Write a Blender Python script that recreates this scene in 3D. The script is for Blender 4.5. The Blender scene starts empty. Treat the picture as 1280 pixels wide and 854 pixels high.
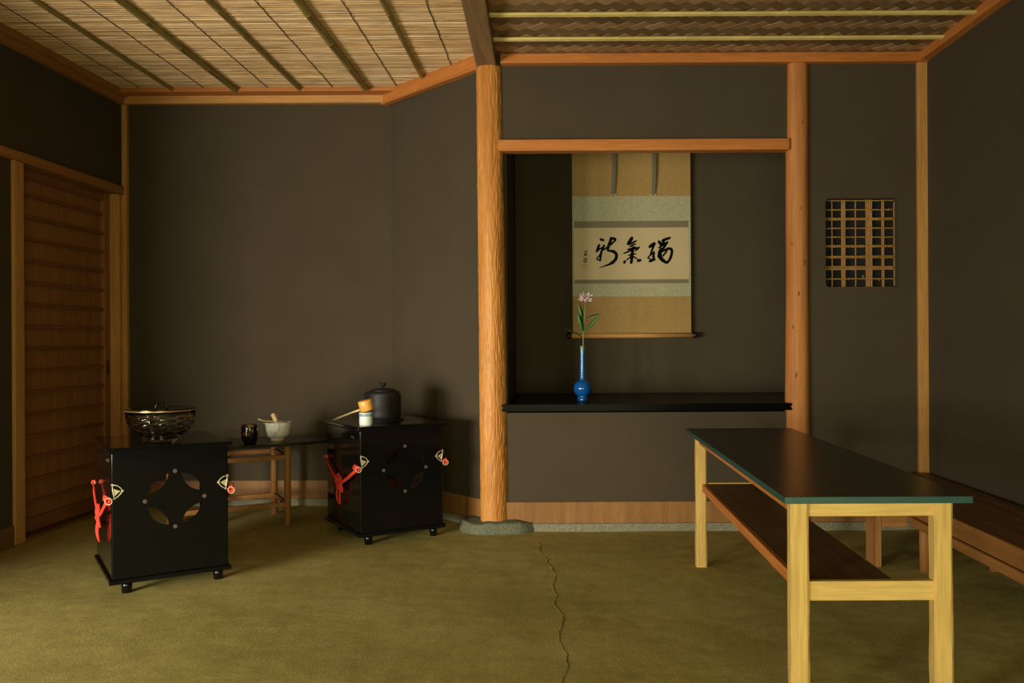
import bpy, bmesh, math, random
from mathutils import Vector, Matrix, noise
from mathutils.geometry import tessellate_polygon

random.seed(7)
R = math.radians
scn = bpy.context.scene
COL = scn.collection

# ------------------------------------------------------------------ camera
EYE = 0.98
cam_d = bpy.data.cameras.new('camera')
cam_d.sensor_width = 36.0
cam_d.lens = 36.0 * 1100.0 / 1280.0
cam_d.shift_x = -60.0 / 1280.0
cam_d.clip_start = 0.05
cam = bpy.data.objects.new('camera', cam_d)
COL.objects.link(cam)
cam.location = (0, 0, EYE)
cam.rotation_euler = (R(90), R(0.3), 0)
scn.camera = cam

# ------------------------------------------------------------------ world, light, exposure
world = bpy.data.worlds.new('world')
scn.world = world
world.use_nodes = True
bg = world.node_tree.nodes['Background']
bg.inputs[0].default_value = (0.80, 0.92, 0.72, 1)
bg.inputs[1].default_value = 0.08


def area(name, loc, target, sx, sy, power, col, spread=180):
    d = bpy.data.lights.new(name, 'AREA')
    d.shape = 'RECTANGLE'
    d.size = sx
    d.size_y = sy
    d.energy = power
    d.color = col
    d.spread = R(spread)
    o = bpy.data.objects.new(name, d)
    COL.objects.link(o)
    o.location = loc
    o.rotation_euler = (Vector(target) - Vector(loc)).to_track_quat('-Z', 'Y').to_euler()
    return o


# daylight of the open corner doorway (outside the walls, shining in)
area('daylight_corner', (-3.40, -1.90, 0.72), (-1.2, 4.6, 0.50), 1.1, 1.1, 80, (1.0, 0.94, 0.80), 90)
area('daylight_doorway', (-3.20, 0.80, 0.62), (-1.2, 4.6, 0.45), 0.9, 0.9, 42, (1.0, 0.94, 0.82), 100)
# daylight of the wide garden opening behind the camera
area('daylight_garden', (0.1, -0.62, 0.60), (0.1, 4.0, 0.60), 1.8, 0.95, 27, (0.97, 0.97, 0.52), 120)

scn.view_settings.view_transform = 'Standard'
scn.view_settings.look = 'None'
scn.view_settings.exposure = 0.0
scn.view_settings.gamma = 1.0
scn.view_settings.use_curve_mapping = False


# ------------------------------------------------------------------ materials
def new_mat(name):
    m = bpy.data.materials.new(name)
    m.use_nodes = True
    nt = m.node_tree
    b = nt.nodes['Principled BSDF']
    return m, nt, b


def node(nt, t, **kw):
    n = nt.nodes.new(t)
    for k, v in kw.items():
        setattr(n, k, v)
    return n


def ramp(nt, fac, stops):
    r = node(nt, 'ShaderNodeValToRGB')
    e = r.color_ramp.elements
    while len(e) < len(stops):
        e.new(0.5)
    for i, (p, c) in enumerate(stops):
        e[i].position = p
        e[i].color = (c[0], c[1], c[2], 1)
    nt.links.new(fac, r.inputs[0])
    return r


def coords(nt, scale=(1, 1, 1)):
    tc = node(nt, 'ShaderNodeTexCoord')
    mp = node(nt, 'ShaderNodeMapping')
    mp.inputs['Scale'].default_value = scale
    nt.links.new(tc.outputs['Object'], mp.inputs[0])
    return mp.outputs[0]


def noise_n(nt, vec, scale, detail=4, rough=0.55):
    n = node(nt, 'ShaderNodeTexNoise')
    n.inputs['Scale'].default_value = scale
    n.inputs['Detail'].default_value = detail
    n.inputs['Roughness'].default_value = rough
    nt.links.new(vec, n.inputs['Vector'])
    return n.outputs['Fac']


def bump(nt, b, h, strength, dist=0.01):
    bp = node(nt, 'ShaderNodeBump')
    bp.inputs['Strength'].default_value = strength
    bp.inputs['Distance'].default_value = dist
    nt.links.new(h, bp.inputs['Height'])
    nt.links.new(bp.outputs[0], b.inputs['Normal'])


def mix(nt, a, b_, fac, mode='MULTIPLY'):
    m = node(nt, 'ShaderNodeMix', data_type='RGBA', blend_type=mode)
    if isinstance(fac, float):
        m.inputs[0].default_value = fac
    else:
        nt.links.new(fac, m.inputs[0])
    nt.links.new(a, m.inputs[6])
    nt.links.new(b_, m.inputs[7])
    return m.outputs[2]


def wood(name, c1, c2, axis='Z', rough=0.55, fine=1.0, island=0.0, bmp=0.15):
    """streaky wood with the grain running along the given local axis"""
    m, nt, b = new_mat(name)
    s = {'X': (0.06, 1, 1), 'Y': (1, 0.06, 1), 'Z': (1, 1, 0.06)}[axis]
    v = coords(nt, s)
    if island:
        g = node(nt, 'ShaderNodeNewGeometry')
        mp = node(nt, 'ShaderNodeVectorMath', operation='MULTIPLY_ADD')
        cmb = node(nt, 'ShaderNodeCombineXYZ')
        nt.links.new(g.outputs['Random Per Island'], cmb.inputs[0])
        nt.links.new(g.outputs['Random Per Island'], cmb.inputs[1])
        nt.links.new(g.outputs['Random Per Island'], cmb.inputs[2])
        nt.links.new(cmb.outputs[0], mp.inputs[0])
        mp.inputs[1].default_value = (17, 23, 31)
        nt.links.new(v, mp.inputs[2])
        v = mp.outputs[0]
    n1 = noise_n(nt, v, 22 * fine, 5, 0.6)
    n2 = noise_n(nt, v, 120 * fine, 3, 0.6)
    r1 = ramp(nt, n1, [(0.30, c1), (0.72, c2)])
    r2 = ramp(nt, n2, [(0.25, (0.72, 0.70, 0.66)), (0.65, (1.05, 1.05, 1.05))])
    c = mix(nt, r1.outputs[0], r2.outputs[0], 0.8)
    if island:
        lo, hi = 1 - island, 1 + island * 0.6
        r3 = ramp(nt, g.outputs['Random Per Island'], [(0.0, (lo, lo, lo)), (1.0, (hi, hi, hi))])
        c = mix(nt, c, r3.outputs[0], 1.0)
    nt.links.new(c, b.inputs['Base Color'])
    b.inputs['Roughness'].default_value = rough
    b.inputs['Specular IOR Level'].default_value = 0.25
    bump(nt, b, n2, bmp, 0.004)
    return m


def plain(name, c, rough=0.5, metal=0.0, var=0.12, scale=60, bmp=0.0, spec=0.5, coat=0.0):
    m, nt, b = new_mat(name)
    v = coords(nt)
    n1 = noise_n(nt, v, scale, 4)
    lo = tuple(x * (1 - var) for x in c)
    hi = tuple(x * (1 + var) for x in c)
    r = ramp(nt, n1, [(0.3, lo), (0.7, hi)])
    nt.links.new(r.outputs[0], b.inputs['Base Color'])
    b.inputs['Roughness'].default_value = rough
    b.inputs['Metallic'].default_value = metal
    b.inputs['Specular IOR Level'].default_value = spec
    b.inputs['Coat Weight'].default_value = coat
    if bmp:
        bump(nt, b, n1, bmp, 0.005)
    return m


def clay_mat(name, c):
    m, nt, b = new_mat(name)
    v = coords(nt)
    n1 = noise_n(nt, v, 3.0, 4)
    n2 = noise_n(nt, v, 420, 3, 0.7)
    n3 = noise_n(nt, v, 90, 3, 0.7)
    r = ramp(nt, n1, [(0.3, tuple(x * 0.94 for x in c)), (0.7, tuple(x * 1.06 for x in c))])
    r2 = ramp(nt, n2, [(0.3, (0.9, 0.9, 0.9)), (0.7, (1.06, 1.06, 1.06))])
    nt.links.new(mix(nt, r.outputs[0], r2.outputs[0], 1.0), b.inputs['Base Color'])
    b.inputs['Roughness'].default_value = 0.95
    b.inputs['Specular IOR Level'].default_value = 0.15
    bump(nt, b, n3, 0.12, 0.004)
    return m


def earth_mat():
    m, nt, b = new_mat('rammed_earth')
    v = coords(nt)
    n1 = noise_n(nt, v, 1.7, 6, 0.6)
    n2 = noise_n(nt, v, 14, 8, 0.65)
    n3 = noise_n(nt, v, 160, 4, 0.7)
    r1 = ramp(nt, n1, [(0.32, (0.38, 0.305, 0.080)), (0.5, (0.45, 0.365, 0.102)), (0.7, (0.51, 0.42, 0.140))])
    r2 = ramp(nt, n2, [(0.25, (0.72, 0.74, 0.72)), (0.6, (1.03, 1.03, 1.03))])
    r3 = ramp(nt, n3, [(0.25, (0.80, 0.79, 0.78)), (0.7, (1.08, 1.08, 1.08))])
    c = mix(nt, mix(nt, r1.outputs[0], r2.outputs[0], 0.8), r3.outputs[0], 1.0)
    nt.links.new(c, b.inputs['Base Color'])
    b.inputs['Roughness'].default_value = 0.85
    b.inputs['Specular IOR Level'].default_value = 0.25
    ad = node(nt, 'ShaderNodeMath', operation='MULTIPLY_ADD')
    nt.links.new(n2, ad.inputs[0])
    ad.inputs[1].default_value = 1.5
    nt.links.new(n3, ad.inputs[2])
    bump(nt, b, ad.outputs[0], 0.40, 0.006)
    return m


def granite_mat(name, c, dark):
    m, nt, b = new_mat(name)
    v = coords(nt)
    vo = node(nt, 'ShaderNodeTexVoronoi')
    vo.inputs['Scale'].default_value = 150
    nt.links.new(v, vo.inputs['Vector'])
    n1 = noise_n(nt, v, 60, 4)
    r = ramp(nt, vo.outputs['Distance'], [(0.1, dark), (0.55, c)])
    r2 = ramp(nt, n1, [(0.3, (0.75, 0.75, 0.75)), (0.7, (1.1, 1.1, 1.1))])
    nt.links.new(mix(nt, r.outputs[0], r2.outputs[0], 1.0), b.inputs['Base Color'])
    b.inputs['Roughness'].default_value = 0.85
    bump(nt, b, n1, 0.4, 0.006)
    return m


def bamboo_mat(name, c, c2, axis, rough=0.35):
    m, nt, b = new_mat(name)
    s = {'X': (0.03, 1, 1), 'Y': (1, 0.03, 1), 'Z': (1, 1, 0.03)}[axis]
    v = coords(nt, s)
    n1 = noise_n(nt, v, 60, 4)
    n2 = noise_n(nt, coords(nt), 5, 3)
    r = ramp(nt, n1, [(0.3, c), (0.7, c2)])
    r2 = ramp(nt, n2, [(0.35, (0.75, 0.75, 0.7)), (0.65, (1.05, 1.05, 1.05))])
    nt.links.new(mix(nt, r.outputs[0], r2.outputs[0], 0.8), b.inputs['Base Color'])
    b.inputs['Roughness'].default_value = rough
    return m


def reed_mat():
    m, nt, b = new_mat('ceiling_reed')
    oi = node(nt, 'ShaderNodeObjectInfo')
    tc = node(nt, 'ShaderNodeTexCoord')
    cmb = node(nt, 'ShaderNodeCombineXYZ')
    mul = node(nt, 'ShaderNodeMath', operation='MULTIPLY')
    mul.inputs[1].default_value = 57
    nt.links.new(oi.outputs['Random'], mul.inputs[0])
    nt.links.new(mul.outputs[0], cmb.inputs[0])
    nt.links.new(mul.outputs[0], cmb.inputs[1])
    va = node(nt, 'ShaderNodeVectorMath', operation='ADD')
    nt.links.new(tc.outputs['Object'], va.inputs[0])
    nt.links.new(cmb.outputs[0], va.inputs[1])
    mp = node(nt, 'ShaderNodeMapping')
    mp.inputs['Scale'].default_value = (4.0, 60, 60)
    nt.links.new(va.outputs[0], mp.inputs[0])
    n1 = noise_n(nt, mp.outputs[0], 1.6, 4, 0.6)
    r0 = ramp(nt, oi.outputs['Random'], [(0, (0.52, 0.32, 0.135)), (0.35, (0.74, 0.50, 0.265)),
                                        (0.7, (0.84, 0.61, 0.36)), (1, (0.64, 0.38, 0.16))])
    r1 = ramp(nt, n1, [(0.30, (0.50, 0.44, 0.38)), (0.48, (0.92, 0.9, 0.86)), (0.66, (1.15, 1.12, 1.06))])
    nt.links.new(mix(nt, r0.outputs[0], r1.outputs[0], 1.0), b.inputs['Base Color'])
    b.inputs['Roughness'].default_value = 0.6
    return m


def ajiro_mat(name, k):
    m, nt, b = new_mat(name)
    g = node(nt, 'ShaderNodeNewGeometry')
    oi = node(nt, 'ShaderNodeObjectInfo')
    ad = node(nt, 'ShaderNodeMath', operation='ADD')
    nt.links.new(g.outputs['Random Per Island'], ad.inputs[0])
    nt.links.new(oi.outputs['Random'], ad.inputs[1])
    fr = node(nt, 'ShaderNodeMath', operation='FRACT')
    nt.links.new(ad.outputs[0], fr.inputs[0])
    v = coords(nt)
    n2 = noise_n(nt, v, 140, 3)
    r0 = ramp(nt, fr.outputs[0], [(p_, tuple(k * q_ for q_ in c_)) for p_, c_ in
                                 ((0, (0.22, 0.12, 0.055)), (0.4, (0.27, 0.16, 0.075)), (0.8, (0.33, 0.205, 0.105)), (1, (0.25, 0.13, 0.055)))])
    r1 = ramp(nt, n2, [(0.3, (0.8, 0.8, 0.8)), (0.7, (1.1, 1.1, 1.1))])
    nt.links.new(mix(nt, r0.outputs[0], r1.outputs[0], 1.0), b.inputs['Base Color'])
    b.inputs['Roughness'].default_value = 0.5
    return m


def brocade_mat(name, c1, c2, scale):
    m, nt, b = new_mat(name)
    v = coords(nt)
    n1 = noise_n(nt, v, scale, 2)
    n2 = noise_n(nt, coords(nt, (1, 1, 1)), 700, 2)
    r = ramp(nt, n1, [(0.46, c1), (0.56, c2)])
    r2 = ramp(nt, n2, [(0.3, (0.88, 0.88, 0.88)), (0.7, (1.05, 1.05, 1.05))])
    nt.links.new(mix(nt, r.outputs[0], r2.outputs[0], 1.0), b.inputs['Base Color'])
    b.inputs['Roughness'].default_value = 0.75
    return m


def check_mat(name, c1, c2, scale):
    m, nt, b = new_mat(name)
    v = coords(nt)
    ch = node(nt, 'ShaderNodeTexChecker')
    ch.inputs['Scale'].default_value = scale
    ch.inputs[1].default_value = (*c1, 1)
    ch.inputs[2].default_value = (*c2, 1)
    nt.links.new(v, ch.inputs[0])
    nt.links.new(ch.outputs[0], b.inputs['Base Color'])
    b.inputs['Roughness'].default_value = 0.7
    return m


def glass_mat():
    m, nt, b = new_mat('cut_glass')
    b.inputs['Base Color'].default_value = (0.96, 0.96, 0.93, 1)
    b.inputs['Transmission Weight'].default_value = 1.0
    b.inputs['Roughness'].default_value = 0.03
    b.inputs['IOR'].default_value = 1.46
    n1 = noise_n(nt, coords(nt), 30, 2)
    bump(nt, b, n1, 0.05, 0.003)
    return m


def lacquer_mat(name, c=(0.003, 0.003, 0.003), rough=0.10, rib=False, spec=0.35):
    m, nt, b = new_mat(name)
    v = coords(nt, (0.15, 0.15, 1))
    n1 = noise_n(nt, v, 90 if rib else 25, 3)
    r = ramp(nt, n1, [(0.3, tuple(x * 0.8 for x in c)), (0.7, tuple(x * 1.2 for x in c))])
    nt.links.new(r.outputs[0], b.inputs['Base Color'])
    b.inputs['Roughness'].default_value = rough
    b.inputs['Specular IOR Level'].default_value = spec
    if rib:
        bump(nt, b, n1, 0.05, 0.003)
    return m


def caddy_mat():
    m, nt, b = new_mat('black_lacquer_gold_design')
    v = coords(nt)
    n1 = noise_n(nt, v, 34, 2)
    r = ramp(nt, n1, [(0.54, (0, 0, 0)), (0.56, (1, 1, 1))])
    sx = node(nt, 'ShaderNodeSeparateXYZ')
    nt.links.new(v, sx.inputs[0])
    gt = node(nt, 'ShaderNodeMath', operation='GREATER_THAN')
    gt.inputs[1].default_value = 0.045
    nt.links.new(sx.outputs[2], gt.inputs[0])
    ml = node(nt, 'ShaderNodeMath', operation='MULTIPLY')
    nt.links.new(r.outputs[0], ml.inputs[0])
    nt.links.new(gt.outputs[0], ml.inputs[1])
    c = ramp(nt, ml.outputs[0], [(0, (0.008, 0.006, 0.005)), (1, (0.75, 0.5, 0.18))])
    nt.links.new(c.outputs[0], b.inputs['Base Color'])
    nt.links.new(ml.outputs[0], b.inputs['Metallic'])
    b.inputs['Roughness'].default_value = 0.15
    return m


def teabowl_mat():
    m, nt, b = new_mat('tea_bowl_glaze')
    v = coords(nt)
    n1 = noise_n(nt, v, 22, 4)
    n2 = noise_n(nt, coords(nt, (1, 1, 0.25)), 55, 3)
    r = ramp(nt, n1, [(0.35, (0.62, 0.55, 0.40)), (0.6, (0.80, 0.76, 0.66))])
    r2 = ramp(nt, n2, [(0.57, (1, 1, 1)), (0.66, (0.55, 0.60, 0.72))])
    nt.links.new(mix(nt, r.outputs[0], r2.outputs[0], 1.0), b.inputs['Base Color'])
    b.inputs['Roughness'].default_value = 0.25
    return m


def vase_mat():
    m, nt, b = new_mat('turquoise_blue_glaze')
    v = coords(nt)
    sx = node(nt, 'ShaderNodeSeparateXYZ')
    nt.links.new(v, sx.inputs[0])
    n1 = noise_n(nt, v, 40, 3)
    ad = node(nt, 'ShaderNodeMath', operation='MULTIPLY_ADD')
    nt.links.new(n1, ad.inputs[0])
    ad.inputs[1].default_value = 0.02
    nt.links.new(sx.outputs[2], ad.inputs[2])
    r = ramp(nt, ad.outputs[0], [(0.0, (0.003, 0.035, 0.13)), (0.035, (0.004, 0.075, 0.29)), (0.26, (0.006, 0.105, 0.34)),
                                 (0.285, (0.05, 0.20, 0.22)), (0.30, (0.13, 0.27, 0.16))])
    nt.links.new(r.outputs[0], b.inputs['Base Color'])
    b.inputs['Roughness'].default_value = 0.12
    return m


M = {}
M['clay'] = clay_mat('brown_clay_plaster', (0.073, 0.055, 0.033))
M['earth'] = earth_mat()
M['granite'] = granite_mat('granite', (0.27, 0.245, 0.16), (0.10, 0.09, 0.06))
M['mossrock'] = granite_mat('green_stone', (0.15, 0.155, 0.09), (0.05, 0.06, 0.035))
for ax in 'XYZ':
    M['cedar' + ax] = wood('orange_cedar_' + ax, (0.46, 0.150, 0.032), (0.64, 0.235, 0.055), ax, 0.5)
    M['honey' + ax] = wood('honey_cypress_' + ax, (0.50, 0.235, 0.060), (0.66, 0.345, 0.105), ax, 0.5)
    M['bench' + ax] = wood('bench_cedar_' + ax, (0.30, 0.125, 0.035), (0.44, 0.20, 0.06), ax, 0.55)
    M['pale' + ax] = wood('pale_cypress_' + ax, (0.60, 0.37, 0.105), (0.72, 0.48, 0.155), ax, 0.5)
    M['brown' + ax] = wood('brown_cedar_' + ax, (0.15, 0.072, 0.028), (0.25, 0.13, 0.05), ax, 0.45, 1.0, 0.2)
M['log'] = wood('adzed_log', (0.50, 0.185, 0.036), (0.74, 0.34, 0.082), 'Z', 0.42, 0.9, 0, 0.3)
M['log2'] = wood('smooth_log', (0.44, 0.155, 0.042), (0.64, 0.27, 0.075), 'Z', 0.6, 0.7)
M['beam'] = wood('weathered_beam', (0.23, 0.135, 0.065), (0.36, 0.22, 0.11), 'Y', 0.6)
M['door'] = wood('door_cedar', (0.27, 0.11, 0.032), (0.36, 0.16, 0.05), 'Z', 0.5)
M['doorX'] = wood('door_cedar_batten', (0.20, 0.075, 0.022), (0.28, 0.11, 0.035), 'Y', 0.5)
M['base'] = wood('baseboard_cedar', (0.24, 0.105, 0.03), (0.34, 0.165, 0.05), 'Z', 0.55)
M['reed'] = reed_mat()
M['ajiro'] = ajiro_mat('woven_bark_strip_sheen_bright', 1.5)  # brighter copy of the strip: directional grain sheen painted into the colour
M['ajirod'] = ajiro_mat('woven_bark_strip_sheen_dull', 0.72)  # darker copy for the crossing direction, sheen difference painted in
M['rodgreen'] = bamboo_mat('olive_bamboo', (0.24, 0.18, 0.045), (0.36, 0.28, 0.08), 'Y')
M['rodyellow'] = bamboo_mat('yellow_bamboo', (0.60, 0.45, 0.14), (0.78, 0.60, 0.22), 'X')
M['lattice'] = bamboo_mat('lattice_reed', (0.34, 0.17, 0.045), (0.50, 0.27, 0.08), 'Z', 0.6)
M['thread'] = plain('dark_thread', (0.03, 0.022, 0.015), 0.8)
M['crack'] = plain('crack_earth', (0.16, 0.12, 0.035), 0.9)
M['dark'] = plain('dark_board', (0.012, 0.010, 0.008), 0.9)
M['lacq'] = lacquer_mat('black_lacquer')
M['lacqrib'] = lacquer_mat('black_lacquer_ribbed', (0.003, 0.003, 0.003), 0.12, True)
M['lacqshelf'] = lacquer_mat('black_lacquer_shelf', (0.003, 0.003, 0.003), 0.24, False, 0.03)
M['tabletop'] = lacquer_mat('dark_olive_lacquer', (0.016, 0.017, 0.010), 0.27, False, 0.3)
M['teal'] = plain('teal_edge', (0.018, 0.066, 0.052), 0.5)
M['gold'] = plain('pale_brass', (0.50, 0.43, 0.24), 0.45, 0.3)
M['brass'] = plain('dull_brass', (0.075, 0.050, 0.022), 0.85, 0.0)
M['cord'] = plain('red_silk_cord', (0.66, 0.036, 0.012), 0.8, 0, 0.15, 300, 0.3)
M['iron'] = plain('cast_iron', (0.014, 0.012, 0.010), 0.5, 0.0, 0.2, 120, 0.3, 0.3)
M['glass'] = glass_mat()
M['goldrim'] = plain('gold_rim', (0.75, 0.52, 0.20), 0.2, 0.9)
M['caddy'] = caddy_mat()
M['bowl'] = teabowl_mat()
M['bowlin'] = plain('bowl_foot_clay', (0.55, 0.40, 0.24), 0.7)
M['whisk'] = bamboo_mat('whisk_bamboo', (0.70, 0.50, 0.20), (0.82, 0.62, 0.28), 'Z')
M['ladle'] = plain('ladle_bamboo', (0.75, 0.36, 0.07), 0.4, 0, 0.12, 40)
M['ladleh'] = plain('ladle_handle_bamboo', (0.62, 0.45, 0.20), 0.4)
M['celadon'] = plain('celadon_white', (0.66, 0.72, 0.62), 0.25, 0, 0.06)
M['celadonb'] = plain('celadon_blue_band', (0.22, 0.34, 0.36), 0.25, 0, 0.1)
M['vase'] = vase_mat()
M['leaf'] = plain('leaf_green', (0.035, 0.14, 0.03), 0.4, 0, 0.3)
M['leafd'] = plain('leaf_dark_green', (0.025, 0.06, 0.02), 0.5, 0, 0.3)
M['stem'] = plain('stem_green', (0.22, 0.24, 0.07), 0.5)
M['petal'] = plain('pale_pink_petal', (0.72, 0.55, 0.55), 0.6, 0, 0.15)
M['petalc'] = plain('pink_petal_core', (0.50, 0.25, 0.28), 0.6, 0, 0.2)
M['silkbrown'] = brocade_mat('ochre_silk', (0.36, 0.215, 0.062), (0.39, 0.235, 0.070), 50)
M['silkgreen'] = brocade_mat('pale_green_brocade', (0.37, 0.345, 0.195), (0.43, 0.40, 0.235), 70)
M['paper'] = plain('aged_paper', (0.52, 0.40, 0.215), 0.8, 0, 0.03, 8)
M['strip'] = check_mat('grey_brocade', (0.14, 0.115, 0.058), (0.22, 0.18, 0.10), 330)
M['ribbon'] = check_mat('grey_ribbon', (0.08, 0.072, 0.048), (0.19, 0.17, 0.11), 260)
M['ink'] = plain('black_ink', (0.005, 0.0045, 0.004), 0.9, spec=0.05)
M['seal'] = plain('faded_red_seal', (0.52, 0.27, 0.12), 0.8)
M['knob'] = lacquer_mat('dark_roller_knob', (0.02, 0.008, 0.006), 0.25)
M['sand'] = plain('loose_sand', (0.30, 0.23, 0.068), 0.95)
M['white'] = plain('white_tassel', (0.7, 0.68, 0.6), 0.8)


# ------------------------------------------------------------------ mesh helpers
class MB:
    def __init__(self):
        self.v = []
        self.f = []
        self.sm = []

    def add(self, verts, faces, smooth=False):
        o = len(self.v)
        self.v += [tuple(p) for p in verts]
        for f in faces:
            self.f.append([i + o for i in f])
            self.sm.append(smooth)
        return self

    def box(self, x0, x1, y0, y1, z0, z1):
        v = [(x0, y0, z0), (x1, y0, z0), (x1, y1, z0), (x0, y1, z0),
             (x0, y0, z1), (x1, y0, z1), (x1, y1, z1), (x0, y1, z1)]
        return self.add(v, [(3, 2, 1, 0), (4, 5, 6, 7), (0, 1, 5, 4), (1, 2, 6, 5), (2, 3, 7, 6), (3, 0, 4, 7)])

    def prism(self, poly, z0, z1):
        """poly: ccw list of (x,y); extruded along z"""
        n = len(poly)
        v = [(x, y, z0) for x, y in poly] + [(x, y, z1) for x, y in poly]
        f = [tuple(range(n - 1, -1, -1)), tuple(range(n, 2 * n))]
        f += [(i, (i + 1) % n, n + (i + 1) % n, n + i) for i in range(n)]
        return self.add(v, f)

    def tube(self, pts, rad, seg=8, caps=True, smooth=True, squash=None):
        pts = [Vector(p) for p in pts]
        n = len(pts)
        if not isinstance(rad, (list, tuple)):
            rad = [rad] * n
        v = []
        up = Vector((0, 0, 1))
        t0 = (pts[1] - pts[0]).normalized()
        if abs(t0.z) > 0.9:
            up = Vector((0, 1, 0))
        side = t0.cross(up).normalized()
        for i in range(n):
            t = (pts[min(i + 1, n - 1)] - pts[max(i - 1, 0)]).normalized()
            side = (side - t * side.dot(t))
            if side.length < 1e-6:
                side = t.orthogonal()
            side.normalize()
            b = t.cross(side)
            for k in range(seg):
                a = 2 * math.pi * k / seg
                v.append(pts[i] + side * (math.cos(a) * rad[i]) + b * (math.sin(a) * rad[i]))
        f = []
        for i in range(n - 1):
            for k in range(seg):
                k2 = (k + 1) % seg
                f.append((i * seg + k, (i + 1) * seg + k, (i + 1) * seg + k2, i * seg + k2)[::-1])
        self.add(v, f, smooth)
        if caps:
            o = len(self.v) - n * seg
            self.f.append([o + k for k in range(seg)][::-1])
            self.sm.append(False)
            self.f.append([o + (n - 1) * seg + k for k in range(seg)])
            self.sm.append(False)
        return self

    def ring(self, c, nrm, r, t, seg=20, ts=6):
        c = Vector(c)
        nrm = Vector(nrm).normalized()
        a = nrm.orthogonal().normalized()
        b = nrm.cross(a)
        v, f = [], []
        for i in range(seg):
            an = 2 * math.pi * i / seg
            d = a * math.cos(an) + b * math.sin(an)
            for k in range(ts):
                bn = 2 * math.pi * k / ts
                v.append(c + d * (r + t * math.cos(bn)) + nrm * (t * math.sin(bn)))
        for i in range(seg):
            for k in range(ts):
                i2, k2 = (i + 1) % seg, (k + 1) % ts
                f.append((i * ts + k, i2 * ts + k, i2 * ts + k2, i * ts + k2))
        return self.add(v, f, True)

    def lathe(self, prof, seg=32, c=(0, 0, 0), fr=None):
        """prof: list of (r,z); a zero radius closes the end"""
        v, f = [], []
        idx = []
        for (r, z) in prof:
            if r < 1e-6:
                idx.append([len(v)])
                v.append((c[0], c[1], c[2] + z))
            else:
                row = []
                for k in range(seg):
                    a = 2 * math.pi * k / seg
                    rr = fr(a, z, r) if fr else r
                    row.append(len(v))
                    v.append((c[0] + rr * math.cos(a), c[1] + rr * math.sin(a), c[2] + z))
                idx.append(row)
        for i in range(len(prof) - 1):
            a, b = idx[i], idx[i + 1]
            for k in range(seg):
                k2 = (k + 1) % seg
                if len(a) == 1 and len(b) == 1:
                    continue
                if len(a) == 1:
                    f.append((a[0], b[k2], b[k]))
                elif len(b) == 1:
                    f.append((a[k], a[k2], b[0]))
                else:
                    f.append((a[k], a[k2], b[k2], b[k]))
        return self.add(v, f, True)

    def plate(self, outer, holes, fn, t):
        """2-D outline with holes, mapped by fn(u, v, w) where w runs from 0 to t"""
        loops = [outer] + holes
        tris = tessellate_polygon([[Vector((u, v, 0)) for u, v in l] for l in loops])
        flat = [p for l in loops for p in l]
        n = len(flat)
        v = [fn(u, w, 0) for u, w in flat] + [fn(u, w, t) for u, w in flat]
        f = [tuple(tr) for tr in tris] + [tuple(i + n for i in tr)[::-1] for tr in tris]
        o = 0
        for l in loops:
            m = len(l)
            for i in range(m):
                j = (i + 1) % m
                f.append((o + i, o + j, n + o + j, n + o + i))
            o += m
        return self.add(v, f)

    def mesh(self, name):
        me = bpy.data.meshes.new(name)
        me.from_pydata(self.v, [], self.f)
        me.polygons.foreach_set('use_smooth', self.sm)
        bm = bmesh.new()
        bm.from_mesh(me)
        bmesh.ops.recalc_face_normals(bm, faces=bm.faces)
        bm.to_mesh(me)
        bm.free()
        me.update()
        return me

    def build(self, name, mat, parent=None, bevel=0.0, segs=2):
        me = self.mesh(name)
        me.materials.append(M[mat] if isinstance(mat, str) else mat)
        return link(name, me, parent, bevel, segs)


def link(name, me, parent=None, bevel=0.0, segs=2):
    o = bpy.data.objects.new(name, me)
    COL.objects.link(o)
    if parent:
        o.parent = parent
    if bevel:
        b = o.modifiers.new('bevel', 'BEVEL')
        b.width = bevel
        b.segments = segs
        b.limit_method = 'ANGLE'
        b.angle_limit = R(40)
    return o


def tag(o, label, cat, group=None, kind=None):
    o['label'] = label
    o['category'] = cat
    if group:
        o['group'] = group
    if kind:
        o['kind'] = kind
    return o


def thing(name, label, cat, loc=(0, 0, 0), rz=0, group=None):
    o = bpy.data.objects.new(name, None)
    COL.objects.link(o)
    o.empty_display_size = 0.1
    o.location = loc
    o.rotation_euler = (0, 0, rz)
    return tag(o, label, cat, group)


def struct(o, label, cat):
    return tag(o, label, cat, None, 'structure')


# ------------------------------------------------------------------ plan of the room
YB = 5.337            # back wall behind the tea cabinets
YT = 4.57             # wall with the picture alcove
CX, CY = -1.019, YB   # corner where the back wall turns into the slanting wall
DX, DY = -0.36, 4.60  # where the slanting wall meets the log pillar
ZC = 2.425            # underside of the cornice
ZL = 2.49             # reed ceiling
ZR = 2.462            # woven ceiling
YF = -0.75            # wall behind the camera
LX = -2.644
RX = 1.903
lw_d = Vector((-0.0227, -1, 0)).normalized()
lw_n = Vector((-1, 0.0227, 0)).normalized()


def LW(s, out, z):
    p = Vector((LX, YB, 0)) + lw_d * s + lw_n * out
    return (p.x, p.y, z)


def lw_box(mb, s0, s1, o0, o1, z0, z1):
    v = [LW(s0, o0, z0), LW(s1, o0, z0), LW(s1, o1, z0), LW(s0, o1, z0),
         LW(s0, o0, z1), LW(s1, o0, z1), LW(s1, o1, z1), LW(s0, o1, z1)]
    return mb.add(v, [(3, 2, 1, 0), (4, 5, 6, 7), (0, 1, 5, 4), (1, 2, 6, 5), (2, 3, 7, 6), (3, 0, 4, 7)])


rw_d = Vector((0.0182, -1, 0)).normalized()
rw_n = Vector((1, 0.0182, 0)).normalized()


def RW(s, out, z):
    p = Vector((RX, YT, 0)) + rw_d * s + rw_n * out
    return (p.x, p.y, z)


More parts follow.
